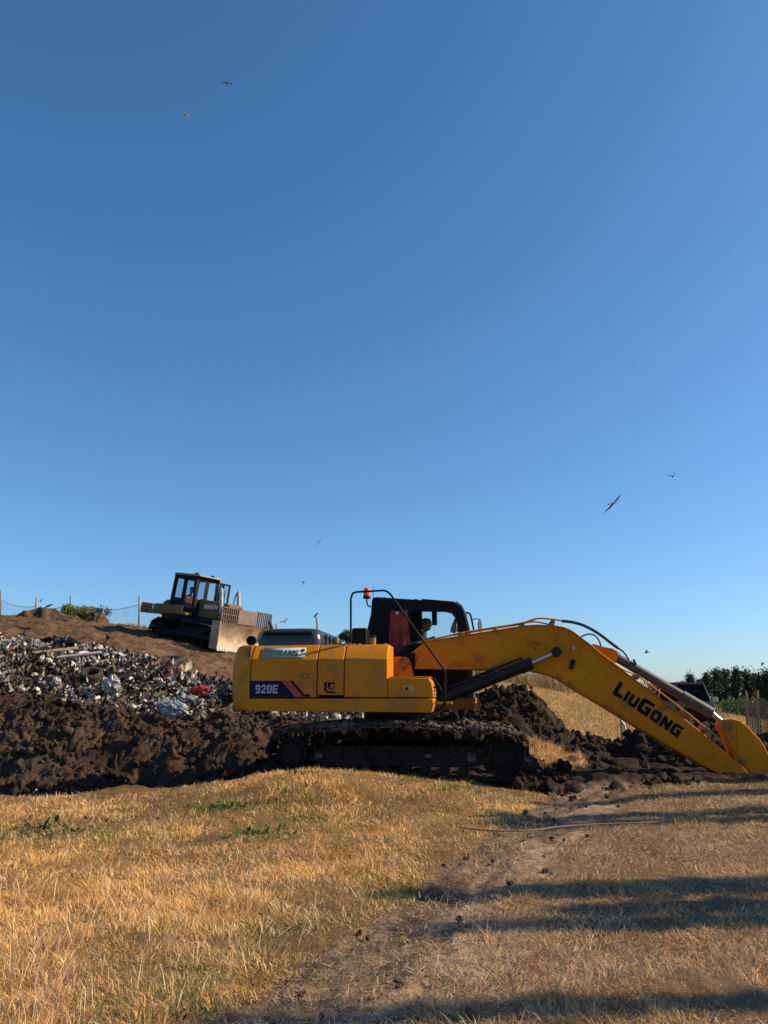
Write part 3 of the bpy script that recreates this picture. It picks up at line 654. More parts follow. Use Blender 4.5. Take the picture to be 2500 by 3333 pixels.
hillgrass('dry_weeds', 17000, (3.5, 14), (31.5, 36), hz_r, (.3, .95), .017, np.stack([rust*.7, rust, olive*.7, olive*.8, pale*.7]), 'brown wispy weeds along the hill crest under the boom', keep=lambda x, y: fbm(x*.8, y*.8, 2, 750) > .0, lean=.45)
hillgrass('dry_grass', 9000, (-24, -2), (34, 37), hz_l, (.08, .28), .03, np.stack([straw*.7, olive, rust*.7]), 'low grass along the top edge of the landfill', keep=lambda x, y: fbm(x*.6, y*.6, 2, 751) > .05)
xx = rng.uniform(-4, 9, 1)

# leafy plants
M['leaf'] = leafmat('leaf', trans=.2)
def leafcloud(P, s, c, asp=.5):
    n = len(P); Rm = rot_np(n); base = np.array([[-1, 0, 0], [0, -asp, 0], [1, 0, .15], [0, asp, 0]])
    W = np.einsum('nij,nvj->nvi', Rm, base[None]*s[:, None, None])+P[:, None, :]
    return W.reshape(-1, 3), (np.arange(n)*4)[:, None]+np.array([0, 1, 2, 3]), np.repeat(c, 4, 0)
def bush(px, py, Y, rx, ry, h, n, leaf, c0, c1, name, label, cat, zf=None, blobs=7, stems=True, group=None, p=None, seed=0):
    r2 = np.random.default_rng(seed+int(px)); p = p or at(px, py, Y)
    if zf is not None: p = Vector((p.x, p.y, float(zf(np.array([p.x]), np.array([p.y]))[0])))
    cs = np.stack([r2.uniform(-.75, .75, blobs)*rx, r2.uniform(-.7, .7, blobs)*ry, r2.uniform(.25, .8, blobs)*h], -1); cs[0] = (0, 0, .55*h)
    rad = r2.uniform(.25, .5, blobs)*min(rx, h)*1.1
    b = r2.integers(0, blobs, n); v = r2.normal(size=(n, 3)); v /= np.linalg.norm(v, axis=1)[:, None]
    P = cs[b]+v*(rad[b]*r2.uniform(.35, 1.1, n))[:, None]; P[:, 2] = np.abs(P[:, 2])
    t = np.empty((n, 3)); mix = r2.random((n, 1)); t = np.array(c0)*(1-mix)+np.array(c1)*mix
    V, q, C = leafcloud(P, leaf*r2.uniform(.6, 1.3, n), t)
    e_ = empty(name, p); f = np_mesh('foliage', V, q, col=C, m=M['leaf'], parent=e_)
    if stems:
        m = MB()
        for c in cs: m.tube([(0, 0, -.05), (c[0]*.4, c[1]*.4, c[2]*.5), tuple(c)], lambda t_: .03*h*(1-.8*t_), 5)
        m.build('stem', M['wood'], e_)
    return tag(e_, label, cat, group)
def weed(px, py, s, n, c, label, seed=0, name='broadleaf_weed'):
    x, y = gpt(px, py); r2 = np.random.default_rng(seed); V = []; q = []; C = []
    e_ = empty(name, (x, y, float(ground_z(np.array([x]), np.array([y]))[0])))
    for i in range(n):
        a = r2.uniform(0, 6.28); le = r2.uniform(.5, 1.45); L_ = s*r2.uniform(.3, .8); wv = L_*.13; b0 = r2.normal(0, .6, 2)*s*1.6
        d = np.array([math.cos(a)*math.sin(le), math.sin(a)*math.sin(le), math.cos(le)]); sd_ = np.array([-math.sin(a), math.cos(a), 0])
        o_ = np.array([b0[0], b0[1], 0]); k = len(V)
        for t_, wk in ((0, .15), (.35, .9), (.7, .8), (1, .1)):
            cpt = o_+d*L_*t_+np.array([0, 0, -.35*L_*t_*t_*math.sin(le)])
            V += [cpt-sd_*wv*wk, cpt+sd_*wv*wk]
        for j in range(3): q.append((k+2*j, k+2*j+1, k+2*j+3, k+2*j+2))
        C += [np.array(c)*r2.uniform(.6, 1.3)]*8
    np_mesh('leaves', np.array(V), np.array(q), col=np.array(C), m=M['leaf'], parent=e_); tag(e_, label, 'weed')
weed(845, 2715, .22, 110, (.09, .19, .03), 'bright broad-leaved weed in the middle of the dry grass', 1)
weed(195, 2700, .24, 60, (.03, .06, .025), 'dark upright weed in the grass near the left edge', 2)
weed(620, 2622, .12, 60, (.07, .16, .03), 'low green weed just in front of the ditch', 3)
weed(745, 2625, .16, 200, (.07, .15, .03), 'spreading green weed mat below the soil bank', 4)
weed(1000, 2520, .16, 60, (.06, .11, .03), 'green weeds in front of the left end of the tracks', 5)
weed(580, 3300, .09, 90, (.04, .08, .025), 'dark green tuft at the bottom of the field', 6)
weed(960, 2668, .11, 50, (.08, .16, .03), 'small green weed left of the middle of the grass', 7)
weed(1470, 2565, .13, 60, (.07, .14, .035), 'thin green weed in front of the right end of the tracks', 8)
bush(238, 2030, 34.2, 1.2, .8, .8, 9000, .04, (.24, .22, .06), (.13, .14, .045), 'bush', 'rounded olive green bush on the landfill crest', 'bush', blobs=9)
bush(318, 2030, 33.9, .5, .4, .85, 500, .05, (.07, .075, .04), (.1, .09, .05), 'bush', 'thin dark bush right of the olive bush', 'bush', blobs=6)
bush(1134, 2096, 37, .45, .5, .62, 1500, .05, (.05, .08, .03), (.03, .05, .02), 'bush', 'green bush seen behind the excavator engine hood', 'bush', blobs=7)
bush(2110, 2292, 38, 1.1, .8, 1.15, 2500, .06, (.05, .06, .03), (.08, .08, .04), 'bush', 'dark shrub on the hill seen above the boom', 'bush', blobs=7)

# earth heap on the crest, top left
def heap(px, py, Y, rx, ry, h, label, seed, c=(.11, .07, .045), name='earth_heap'):
    p = at(px, py, Y); xs = np.linspace(-rx*1.3, rx*1.3, 120); ys = np.linspace(-ry*1.3, ry*1.3, 60); Xh, Yh = np.meshgrid(xs, ys)
    d = np.sqrt((Xh/rx)**2+(Yh/ry)**2); Zh = h*(1-sstep(.1, 1.15, d+.25*vnoise(Xh, Yh, seed)))-.3+.25*h*fbm(Xh*1.5, Yh*1.5, 4, seed)+.1*lumps(Xh*2.5, Yh*2.5, seed)
    I = np.arange(Xh.size).reshape(Xh.shape); Q = np.stack([I[:-1, :-1], I[:-1, 1:], I[1:, 1:], I[1:, :-1]], -1).reshape(-1, 4)
    n_ = fbm(Xh*2, Yh*2, 3, seed)[..., None]
    o = np_mesh(name, np.stack([Xh, Yh, Zh], -1).reshape(-1, 3), Q, col=(np.array(c)*(1+.5*n_)).reshape(-1, 3), m=M['hillmat'], smooth=True); o.location = p; tag(o, label, 'earth heap')
heap(140, 2018, 33.4, 2.0, .9, .75, 'long dark earth heap left of the olive bush', 801, (.12, .085, .05))
heap(320, 2026, 33.2, .8, .6, .6, 'small dark earth heap right of the olive bush', 803)
heap(130, 2068, 29.6, 1.0, .6, .45, 'low brown earth heap at the top of the rubbish', 805, (.19, .11, .06))

# ------------------------------------------------------------------ fences, poles
def post(m, p, h, r, lean=(0, 0)): m.cyl((p[0], p[1], p[2]-.3), (p[0]+lean[0], p[1]+lean[1], p[2]+h), r, r*.9, 8)
fe = empty('net_fence', at(0, 2010, 38)); inv = -fe.location
tops = []
for px, py0, py1 in ((-240, 2010, 1915), (4, 2010, 1922), (119, 2000, 1946), (231, 1995, 1940), (454, 2050, 1940), (640, 2080, 1975), (900, 2120, 2030)):
    a_ = at(px, py0, 38)+inv; b_2 = at(px, py1, 38)+inv
    MB().cyl((a_.x, a_.y, a_.z-.5), b_2, .055, .05, 8).build('post', M['greypost'], fe); tops.append(b_2)
mcab = MB()
M['net_far'] = netmat('far_netting', (.4, .45, .5), (.10, .26), 3)
V = []; q = []
for i in range(len(tops)-1):
    a_ = tops[i]-Vector((0, 0, .42)); b_2 = tops[i+1]-Vector((0, 0, .42)); P_ = []
    for k in range(9):
        t_ = k/8; p_ = a_.lerp(b_2, t_); p_.z -= .28*4*t_*(1-t_)*min(1, (b_2-a_).length/3); P_.append(p_)
    mcab.tube(P_, .014, 5)
    k0 = len(V)
    for p_ in P_: V += [tuple(p_), (p_.x, p_.y+.02, p_.z-1.6)]
    for k in range(8): q.append((k0+2*k, k0+2*k+2, k0+2*k+3, k0+2*k+1))
mcab.build('top_wire', M['greypost'], fe)
np_mesh('netting', np.array(V), np.array(q), m=M['net_far'], parent=fe)
tag(fe, 'thin net fence on pale posts along the landfill crest', 'fence')
# brown net fence at right edge
nf = empty('shade_net_fence', at(2430, 2400, 20)); inv = -nf.location
pp = [(2429.5, 2253, 20), (2465, 2247, 19.3), (2545, 2235, 18.5), (2640, 2225, 18)]
M['net_near'] = netmat('brown_netting', (.16, .115, .085), (.45, .95), 14)
V = []; q = []; tp = []
for px, py, Y_ in pp:
    t_ = at(px, py, Y_)+inv; b_2 = at(px, 2400, Y_)+inv
    MB().cyl((b_2.x, b_2.y, b_2.z-.5), t_, .035, .03, 8).build('post', M['wood'], nf); tp.append(t_)
tp = [tp[0]]+tp[1:]
for i in range(len(tp)-1):
    n_ = 26; k0 = len(V)
    for k in range(n_+1):
        t_ = k/n_; p_ = tp[i].lerp(tp[i+1], t_)-Vector((0, 0, .12)); p_.z -= .16*4*t_*(1-t_)
        for j in range(9):
            V.append((p_.x, p_.y+.07*math.sin(t_*22+i)*(.4+j/8)+.03*math.sin(j*2.+k), p_.z-j*.2))
    for k in range(n_):
        for j in range(8): q.append((k0+k*9+j, k0+(k+1)*9+j, k0+(k+1)*9+j+1, k0+k*9+j+1))
np_mesh('netting', np.array(V), np.array(q), m=M['net_near'], parent=nf, smooth=True)
tag(nf, 'sagging brown shade net on wooden posts at the right edge', 'fence')
# pole with perched bird
p0 = at(1034, 2060, 34); p1 = at(1029, 2006, 34); o = MB().tube([Vector((p0.x, p0.y, p0.z-1)), p0.lerp(p1, .5)+Vector((.02, 0, 0)), p1], .045, 7).build('wooden_pole', M['greypost']); tag(o, 'thin leaning wooden pole behind the engine hood', 'pole')
# marker stake
p0 = at(2024, 2405, 19); p1 = at(2022, 2342, 19); e_ = empty('marker_stake', p0)
MB().cyl((0, 0, -.4), p1-p0, .035, .03, 7).build('stake', M['wood'], e_)
mm = MB(); mm.tube([(0, -.04, .40), (.06, -.06, .32), (.07, -.05, .18), (.04, -.05, .02)], .035, 6, 3); mm.build('ribbon', M['whiteish'], e_)
tag(e_, 'short wooden stake with white ribbon behind the soil mound', 'stake')
p = at(2366, 2331, 42)
o = MB(); o.prism([(-.28, 0), (.24, 0), (.24, .36), (-.14, .36), (-.28, .2)], -.2, .2); o = o.build('concrete_block', M['whiteish'], bevel=.02); o.location = p; tag(o, 'pale concrete block in front of the far green bushes', 'block')
# hose on the ground
pts = []
for px, py in ((1495, 2707), (1560, 2715), (1640, 2719), (1740, 2716), (1830, 2704), (1950, 2696), (2080, 2692), (2230, 2683), (2330, 2680), (2520, 2672)):
    gx, gy = gpt(px, py); pts.append((gx, gy, float(ground_z(np.array([gx]), np.array([gy]))[0])+.045))
o = MB().tube(pts, .009, 7, 4).build('garden_hose', mat('hose', (.2, .16, .11), (.12, .1, .07), 5, rough=.7)); tag(o, 'thin grey hose lying across the bare track', 'hose')

# ------------------------------------------------------------------ trees
def tree(name, p, h, rad, n, leaf, c0, c1, label, group, seed, slim=.5, base=.12, shape='cone', trunk=.03, m=None):
    r2 = np.random.default_rng(seed); e_ = empty(name, p); mt = MB()
    bend = r2.normal(0, .02*h, 2)
    mt.tube([(0, 0, -.3), (bend[0]*.5, bend[1]*.5, h*.5), (bend[0], bend[1], h*.96)], lambda t_: h*trunk*(1-.85*t_)+.01, 8, 3)
    L_ = []; nb = 34
    for i in range(nb):
        t_ = base+(1-base)*(i/nb)**.9; a = r2.uniform(0, 6.28)
        if shape == 'spire': w_ = rad*(1-t_)**.8
        elif shape == 'cone': w_ = rad*(1-t_)**.55*min(1, (t_-base)*6+.45)
        else: w_ = rad*math.sin(math.pi*min(1, max(.08, (t_-base)/(1-base))))**.6
        ln_ = w_*r2.uniform(.55, 1.05); q0 = Vector((bend[0]*t_, bend[1]*t_, h*t_)); q1 = q0+Vector((math.cos(a)*ln_, math.sin(a)*ln_, ln_*slim*1.2+.02*h))
        mt.tube([q0, q0.lerp(q1, .5)+Vector((0, 0, -.02*h)), q1], lambda k: h*trunk*.25*(1-.8*k)+.004, 4); L_.append((q0, q1))
    mt.build('trunk', m or M['bark'], e_)
    i = r2.integers(0, nb, n); t_ = r2.random(n)**.6*1.05
    A = np.array([l[0][:] for l in L_])[i]; B = np.array([l[1][:] for l in L_])[i]
    sp = rad*.17
    P = A+(B-A)*t_[:, None]+r2.normal(0, 1, (n, 3))*np.array([sp, sp, sp*1.5])
    mix = r2.random((n, 1)); V, q, C = leafcloud(P, leaf*r2.uniform(.6, 1.3, n), np.array(c0)*(1-mix)+np.array(c1)*mix)
    np_mesh('crown', V, q, col=C, m=M['leaf'], parent=e_); return tag(e_, label, 'tree', group)
M['bark'] = mat('bark', (.12, .09, .065), (.06, .045, .035), 8, rough=.9, bump=.02)
YT = 170
far = [(2225, 2232, 2.6, 'leftmost low tree of the far dark row, beside the car roof'), (2256, 2210, 3.8, 'spiky dark tree rising just right of the car roof'), (2285, 2226, 3., 'low dark tree between two taller trees of the far row'), (2310, 2207, 3.2, 'narrow pointed tree standing alone in the far row'), (2345, 2199, 4.2, 'broad dark tree left of the tallest clump'), (2372, 2198, 4.2, 'broad dark tree in the middle of the far row'), (2404, 2190, 3.4, 'tallest ragged tree with a thin tip'), (2440, 2201, 4.6, 'wide dark tree above the netting posts'), (2470, 2212, 3.6, 'lower dark tree right of the netting posts'), (2500, 2206, 4.6, 'dark tree cut by the right edge of the photo')]
for i, (px, py, rad, lab) in enumerate(far):
    b_2 = at(px, 2305, YT+(i % 3)*5); t_ = at(px, py, YT+(i % 3)*5); h_ = t_.z-0
    tree('far_tree', Vector((b_2.x, b_2.y, 0)), h_*1.06, rad*.56, 2300, .26, (.018, .035, .018), (.05, .07, .035), lab, 'row of dark trees on the right horizon', 900+i, shape='cone' if i in (1, 3, 6) else 'round', base=.02)
for i in range(11):
    px = 2540+i*55
    tree('far_tree', Vector((at(px, 2300, YT).x, YT, 0)), 6.5+1.5*math.sin(i*2.1), 3.6, 900, .45, (.018, .035, .018), (.05, .07, .035), 'dark tree of the far row beyond the right edge', 'row of dark trees on the right horizon', 950+i, shape='round', base=.02)
for i, (px, py, rx, h_, lab) in enumerate(((2325, 2338, 1.9, 1.75, 'olive bush left of the concrete block'), (2372, 2325, 1.8, 2.0, 'olive bush behind the concrete block'), (2412, 2352, 1.9, 2.1, 'darker green bush right of the concrete block'), (2455, 2340, 2.2, 2.0, 'green bush seen through the brown netting'), (2500, 2340, 2.2, 2.0, 'green bush behind the netting at the right edge'), (2290, 2330, 1.4, 1.5, 'small olive bush beside the car mirror'))):
    Y_ = (46, 52, 38, 46, 46, 56)[i]; p = at(px, py, Y_)
    bush(px, py, Y_, rx*.75, 1.2, h_*.62, 5200, .06, (.16, .17, .05) if i != 2 else (.05, .09, .025), (.07, .10, .03), 'bush', lab, 'bush', p=Vector((p.x, p.y, .1)), blobs=11, seed=i)
# trees right of the view whose shadows cross the field
for i, (x_, y_, h_, r_, n_) in enumerate(((13.0, 11.95, 7.0, .40, 1400), (12.5, 10.55, 7.4, .38, 1500), (13.6, 10.05, 8.3, .42, 1700), (12.2, 7.9, 7.1, .30, 1100), (12.8, 7.35, 8.1, .50, 2200), (12.0, 6.75, 6.6, .55, 2200), (13.4, 6.45, 8.6, .38, 1500), (12.6, 5.2, 8.9, .30, 1300), (12.2, 4.15, 6.0, .24, 900), (13, 13.1, 5.4, .35, 1000))):
    tree('slender_tree', (x_, y_, 0), h_, r_, n_, .11, (.05, .08, .03), (.03, .05, .02), 'slender tree outside the right edge that shades the mown grass', 'slender trees beyond the right edge', 980+i, base=.18, trunk=.012, slim=.9, shape='spire')

# ------------------------------------------------------------------ people
def person(parent_loc, rot, shirt, trousers, label, cap=None, pose='sit', tilt=0):
    """seated figure facing +x; origin at the seat"""
    e_ = empty('person', parent_loc, rot)
    me = bpy.data.meshes.new('body'); J = [(0, 0, .1, .15), (.02, 0, .3, .14), (0, 0, .47, .155), (0, 0, .56, .09), (.03, 0, .63, .055), (.05, 0, .70, .06)]
    E_ = [(0, 1), (1, 2), (2, 3), (3, 4), (4, 5)]
    for s_ in (-1, 1):
        k = len(J)
        J += [(0, s_*.1, .08, .10), (.42, s_*.15, .1, .075), (.46, s_*.16, -.33, .045), (.58, s_*.16, -.38, .04)]; E_ += [(0, k), (k, k+1), (k+1, k+2), (k+2, k+3)]
        k = len(J)
        J += [(0, s_*.2, .5, .065), (.1, s_*.25, .24, .05), (.36, s_*.2, .22, .035), (.42, s_*.19, .22, .03)]; E_ += [(2, k), (k, k+1), (k+1, k+2), (k+2, k+3)]
        hk = k+3
        for f_, (dy, l_) in enumerate(((-.03, .065), (-.01, .075), (.01, .07), (.03, .055))):
            k2 = len(J); J += [(.47, s_*.19+dy, .225, .01), (.47+l_*.7, s_*.19+dy, .205, .009), (.47+l_*.6, s_*.19+dy, .175, .008)]; E_ += [(hk, k2), (k2, k2+1), (k2+1, k2+2)]
        k2 = len(J); J += [(.44, s_*.19-s_*.04, .23, .011), (.48, s_*.19-s_*.055, .205, .009)]; E_ += [(hk, k2), (k2, k2+1)]
    me.from_pydata([j[:3] for j in J], E_, []); me.materials.append(trousers)
    o = bpy.data.objects.new('body', me); COL.objects.link(o); o.parent = e_
    sk = o.modifiers.new('skin', 'SKIN'); lay = me.skin_vertices[0] if me.skin_vertices else None
    if lay is None:
        bpy.context.view_layer.objects.active = o; lay = me.skin_vertices[0]
    for i, j in enumerate(J): lay.data[i].radius = (j[3], j[3])
    lay.data[0].use_root = True
    sb = o.modifiers.new('sub', 'SUBSURF'); sb.levels = 1; sb.render_levels = 1
    me.materials.clear(); me.materials.append(M['skin'])
    # head
    v, t_ = ico(3); x, y_, z = v.T
    W = v*np.array([.098, .075, .12])
    W[:, 0] += np.where((x > .3) & (np.abs(y_) < .25), .018*np.exp(-((z+.12)/.16)**2)*(1-np.abs(y_)*3), 0)   # nose
    W[:, 0] += .012*np.exp(-((z+.75)/.2)**2)*(x > 0)                                                       # chin
    W[:, 0] -= .008*np.exp(-((z-.12)/.1)**2-((np.abs(y_)-.35)/.15)**2)*(x > 0)                              # eye sockets
    W[:, 0] -= .02*np.clip(-z, 0, 1)*(x < 0)
    hd = np_mesh('head', W, tris=t_, m=M['skin'], smooth=True, parent=e_); hd.location = (.075, 0, .80)
    m = MB()
    for s_ in (-1, 1): m.lathe((0, s_*.076, -.005), (0, s_, 0), [(0, .022), (.012, .026), (.014, .015)], 8)
    m.build('ears', M['skin'], hd)
    m = MB()
    for s_ in (-1, 1): m.lathe((.083, s_*.028, .018), (1, 0, 0), [(0, .011), (.006, .006)], 8)
    m.build('eyes', M['black'], hd)
    if cap:
        m = MB(); m.lathe((-.005, 0, .035), (0, 0, 1), [(0, .108), (.04, .104), (.08, .075), (.098, .02)], 18)
        m.prism([(.09, .035), (.17, .015), (.175, .022), (.09, .047)], -.06, .06); m.build('cap', cap, hd)
    else:
        m = MB(); m.lathe((-.012, 0, .03), (0, 0, 1), [(0, .095), (.04, .1), (.08, .075), (.1, .02)], 16); m.build('hair', M['black'], hd)
    m = MB(); m.tube([(0, 0, .02), (0, 0, .2), (0, 0, .36), (0, 0, .5), (.01, 0, .585)], lambda k: .19-.06*k if k < .9 else .08, 14, 3)
    for s_ in (-1, 1): m.tube([(0, s_*.15, .51), (.02, s_*.23, .42), (.1, s_*.26, .24), (.30, s_*.215, .225)], lambda k: .085-.03*k, 10, 2)
    m.build('shirt', shirt, e_)
    m = MB()
    for s_ in (-1, 1): m.tube([(-.05, s_*.09, .09), (.2, s_*.12, .11), (.44, s_*.155, .08), (.47, s_*.16, -.1), (.47, s_*.16, -.32)], lambda k: .12-.05*k, 10, 2)
    m.build('trousers', trousers, e_)
    return tag(e_, label, 'person')

# ------------------------------------------------------------------ EXCAVATOR
YAW = R(-7.5); EO = Vector((at(1289, 2540, 14.2).x, 14.2, .25))
ex = empty('excavator', EO, (0, 0, YAW))
AX = Vector((math.cos(YAW), math.sin(YAW), 0)); AN = Vector((-math.sin(YAW), math.cos(YAW), 0))
CAM0 = Vector((0, 0, CAMZ))
def L(px, py, yl):
    d = ray(px, py); t = (yl+AN.dot(EO-CAM0))/AN.dot(d); P = CAM0+d*t-EO
    return (P.dot(AX), P.z)
def L3(px, py, yl): a = L(px, py, yl); return (a[0], yl, a[1])
def LP(pts, yl): return [L(a, b, yl) for a, b in pts]
YN = -1.30
zb = L(1100, 2315, YN)[1]; zs = L(1100, 2272, YN)[1]; zc = L(1100, 2145, YN)[1]; zt = L(1100, 2098, YN+.15)[1]
x815 = L(815, 2200, YN)[0]; x1032 = L(1032, 2200, YN)[0]; x1120 = L(1120, 2200, YN)[0]; x1261 = L(1261, 2150, YN)[0]; x1410 = L(1410, 2260, YN)[0]
xt = L(757, 2220, YN)[0]
print('exc', zb, zs, zc, zt, xt, x815, x1261, x1410)
ztb = L(1330, 2206, YN)[1]
# counterweight: sections across the width, tail bowed backwards and rounded at the corners
prof = LP([(812, 2098), (790, 2099), (776, 2106), (766, 2125), (759, 2160), (756, 2210), (755, 2262), (759, 2300), (770, 2314), (811, 2315)], YN)
bm = bmesh.new(); rows = []
for yv in np.concatenate([[-1.30, -1.285, -1.24, -1.17], np.linspace(-1.05, 1.05, 9), [1.17, 1.24, 1.285, 1.30]]):
    u = abs(yv)/1.30; bow = -.20*(1-u**2); corner = .17*max(0, (u-.88)/.12)**2.5; shr = .06*max(0, (u-.9)/.1)**3
    zmid = (zt+zb)/2; rows.append([bm.verts.new((x815-.006 if i in (0, len(prof)-1) else max(min(p[0]+bow+corner+.0, x815-.02), -9), yv, zmid+(p[1]-zmid)*(1-shr))) for i, p in enumerate(prof)])
for a, b in zip(rows, rows[1:]):
    for i in range(len(prof)-1): bm.faces.new((a[i], a[i+1], b[i+1], b[i]))
    bm.faces.new((a[-1], a[0], b[0], b[-1]))
bm.faces.new(rows[0]); bm.faces.new(rows[-1][::-1])
m = MB(); m.bm = bm; cw = m.build('counterweight', mat('counterweight_paint', YEL, (.36, .15, .008), 1.2, rough=.45, spec=.25, c3=(.12, .07, .03), s3=2.2, lo3=.54, hi3=.68, bump=.003), ex, angle=50)
m = MB(); cx, cz = L(820, 2086, -.9); m.lathe((cx, -.93, cz), (0, 1, 0), [(-.03, .05), (-.03, .085), (.03, .085), (.03, .05), (-.03, .05)], 18); m.build('lifting_eye', M['black'], cw)
# housing
sec = lambda y1: [(-1.30, zs+.012), (-1.30, zc), (-1.125, zt-.025), (-1.09, zt), (y1, zt), (y1, zs+.012)]
G_ = .008
h1 = MB().xprism([(-1.30, zs+.012), (-1.30, zc), (-1.125, zt-.025), (-1.09, zt), (1.09, zt), (1.125, zt-.025), (1.30, zc), (1.30, zs+.012)], x815+G_, x1032-G_).build('engine_door', M['yellow'], ex, bevel=.012)
h2 = MB().xprism(sec(-.45), x1032+G_, x1120-G_).build('pump_door', M['yellow'], ex, bevel=.012)
h3 = MB().xprism(sec(-.45), x1120+G_, x1261).build('fuel_tank', M['yellow'], ex, bevel=.014)
m = MB(); m.bb(x1032+.02, x1261-.6, -.44, 1.2, zs, zt-.02); m.build('engine_deck', M['yellow_dirty'], ex, bevel=.01)
MB().bb(x815+.01, x1261-.02, -1.27, -.5, zs+.02, zc).build('inner_frame', M['black'], ex)
sk_ = MB().prism([(x815-.03, zb), (x1410-.045, zb-.02), (x1410, zb+.15), (x1410, zs-.008), (x815-.03, zs-.008)], -1.31, -.5).build('side_skirt', M['yellow'], ex, bevel=.012)
MB().bb(x815, x1410-.1, -.48, 1.25, zb+.06, zs+.01).build('revolving_frame', M['black'], ex, bevel=.01)
tb = [(x1261+G_, zs+.012), (x1261+G_, ztb)]+LP([(1395, 2207), (1400, 2215), (1406, 2230), (1410, 2250), (1411, 2270)], YN)
box_ = MB().prism(tb, -1.30, -.46).build('tool_box', M['yellow'], ex, bevel=.012)
m = MB()
for pz in (2237, 2248, 2260):
    q_ = L(1411, pz, YN); m.box((q_[0]-.01, -1.14+.05, q_[1]), (.045, .05, .035))
m.build('vent_slot', M['black'], box_)
# bright lid on the tool box
m = MB(); m.bb(x1261+.03, x1410-.06, -1.22, -.5, ztb+.003, ztb+.022); m.build('lid', M['yellow'], box_, bevel=.006)
# step
sx, sz = L(1420, 2288, -1.2); MB().bb(sx-.02, sx+.26, -1.32, -1.12, sz-.02, sz+.02).build('step', M['yellow'], ex, bevel=.005)
# stripes and writing
yd = -1.305
def decal(name, pts, m_, parent, yy=yd): return MB().prism(LP(pts, yy), yy, yy+.004).build(name, m_, parent)
decal('number_panel', [(814.5, 2216), (916, 2216), (960, 2269), (814.5, 2269)], M['decal_navy'], h1)
decal('red_stripe', [(919, 2216), (934, 2216), (976, 2269), (963, 2269)], M['decal_red'], h1)
decal('red_stripe', [(936, 2216), (941, 2216), (984, 2269), (979, 2269)], M['decal_red'], h1)
decal('black_stripe', [(943, 2216), (954, 2216), (990, 2260), (1009, 2260), (1009, 2268), (986, 2268)], M['decal_black'], h1)
decal('black_stripe', [(1036, 2262), (1117, 2262), (1117, 2270), (1036, 2270)], M['decal_black'], h2)
o_ = L(831, 2257, yd); o2 = L(902, 2257, yd); hh = L(831, 2229, yd)[1]-o_[1]
letters('number_letters', '920E', o_, (1, 0), (0, 1), hh, M['decal_grey'], h1, yd-.006, gap=.12, xs=(o2[0]-o_[0])/hh/3.4)
# logo
def lg(pts, m_): decal('emblem', pts, m_, h2)
lg([(1055, 2219), (1063, 2219), (1063, 2247), (1069, 2250), (1092, 2250), (1092, 2256), (1065, 2256), (1055, 2247)], M['decal_black'])
lg([(1067, 2221), (1091, 2221), (1091, 2227), (1075, 2227), (1075, 2238), (1067, 2238)], M['decal_black'])
lg([(1078, 2231), (1091, 2231), (1091, 2244), (1069, 2244), (1067, 2239), (1082, 2239), (1082, 2236), (1078, 2236)], M['decal_red'])
lg([(1069, 2239.5), (1084, 2239.5), (1084, 2244), (1071, 2244)], M['decal_black'])
decal('door_latch', [(979, 2192), (1005, 2192), (1005, 2208), (979, 2208)], M['yellow_dirty'], h1, yd-.004)
decal('latch_plate', [(984, 2195), (1001, 2195), (1001, 2205), (984, 2205)], M['yellow'], h1, yd-.009)
decal('warning_sign', [(1314, 2230), (1349, 2230), (1349, 2249), (1314, 2249)], mat('warn', (.5, .3, .05), rough=.5), box_)
decal('warning_triangle', [(1317, 2246), (1331, 2246), (1324, 2233)], M['decal_black'], box_, yd-.004)
# white company sign, tilted along the chamfer
c0 = L(850, 2146, -1.3); c1 = L(991, 2146, -1.3); c2 = L(850, 2111, -1.2)
sg = empty('sg_tmp', (0, 0, 0)); bpy.data.objects.remove(sg)
bm = bmesh.new()
zb_, zt_ = c0[1]+.03, c2[1]+.01; yof = lambda z_: -1.30+.175*(z_-zc)/(zt-.025-zc)-.014; yb_, yt_ = yof(zb_), yof(zt_)
vv = [bm.verts.new(p) for p in ((c0[0], yb_, zb_), (c1[0], yb_, zb_), (c1[0], yt_, zt_), (c0[0], yt_, zt_))]; bm.faces.new(vv)
m = MB(); m.bm = bm; sgn = m.build('company_sign', M['decal_white'], h1); so = sgn.modifiers.new('t', 'SOLIDIFY'); so.thickness = .008; so.offset = 0
sl = (yt_-yb_)/(zt_-zb_)
wt = letters('sign_letters', 'ESTRANS', (0, 0), (1, 0), (0, 1), (zt_-zb_)*.6, M['decal_green'], sgn, 0, gap=.07, xs=1.0, shear=.22)
bb_w = max(v.co.x for v in wt.data.vertices); kx = (c1[0]-c0[0])*.80/bb_w
for v in wt.data.vertices:
    v.co.x = v.co.x*kx+c0[0]+.03; zz_ = v.co.z+(zt_-zb_)*.14; v.co.z = zb_+zz_; v.co.y = yb_+sl*zz_-.008
m = MB(); lx = c0[0]+(c1[0]-c0[0])*.93; lzz = (zt_-zb_)*.72
m.lathe((lx, yb_+sl*lzz-.006, zb_+lzz), (0, -1, sl), [(0, .036), (.004, .036)], 16); m.build('sign_emblem', M['decal_green'], sgn)
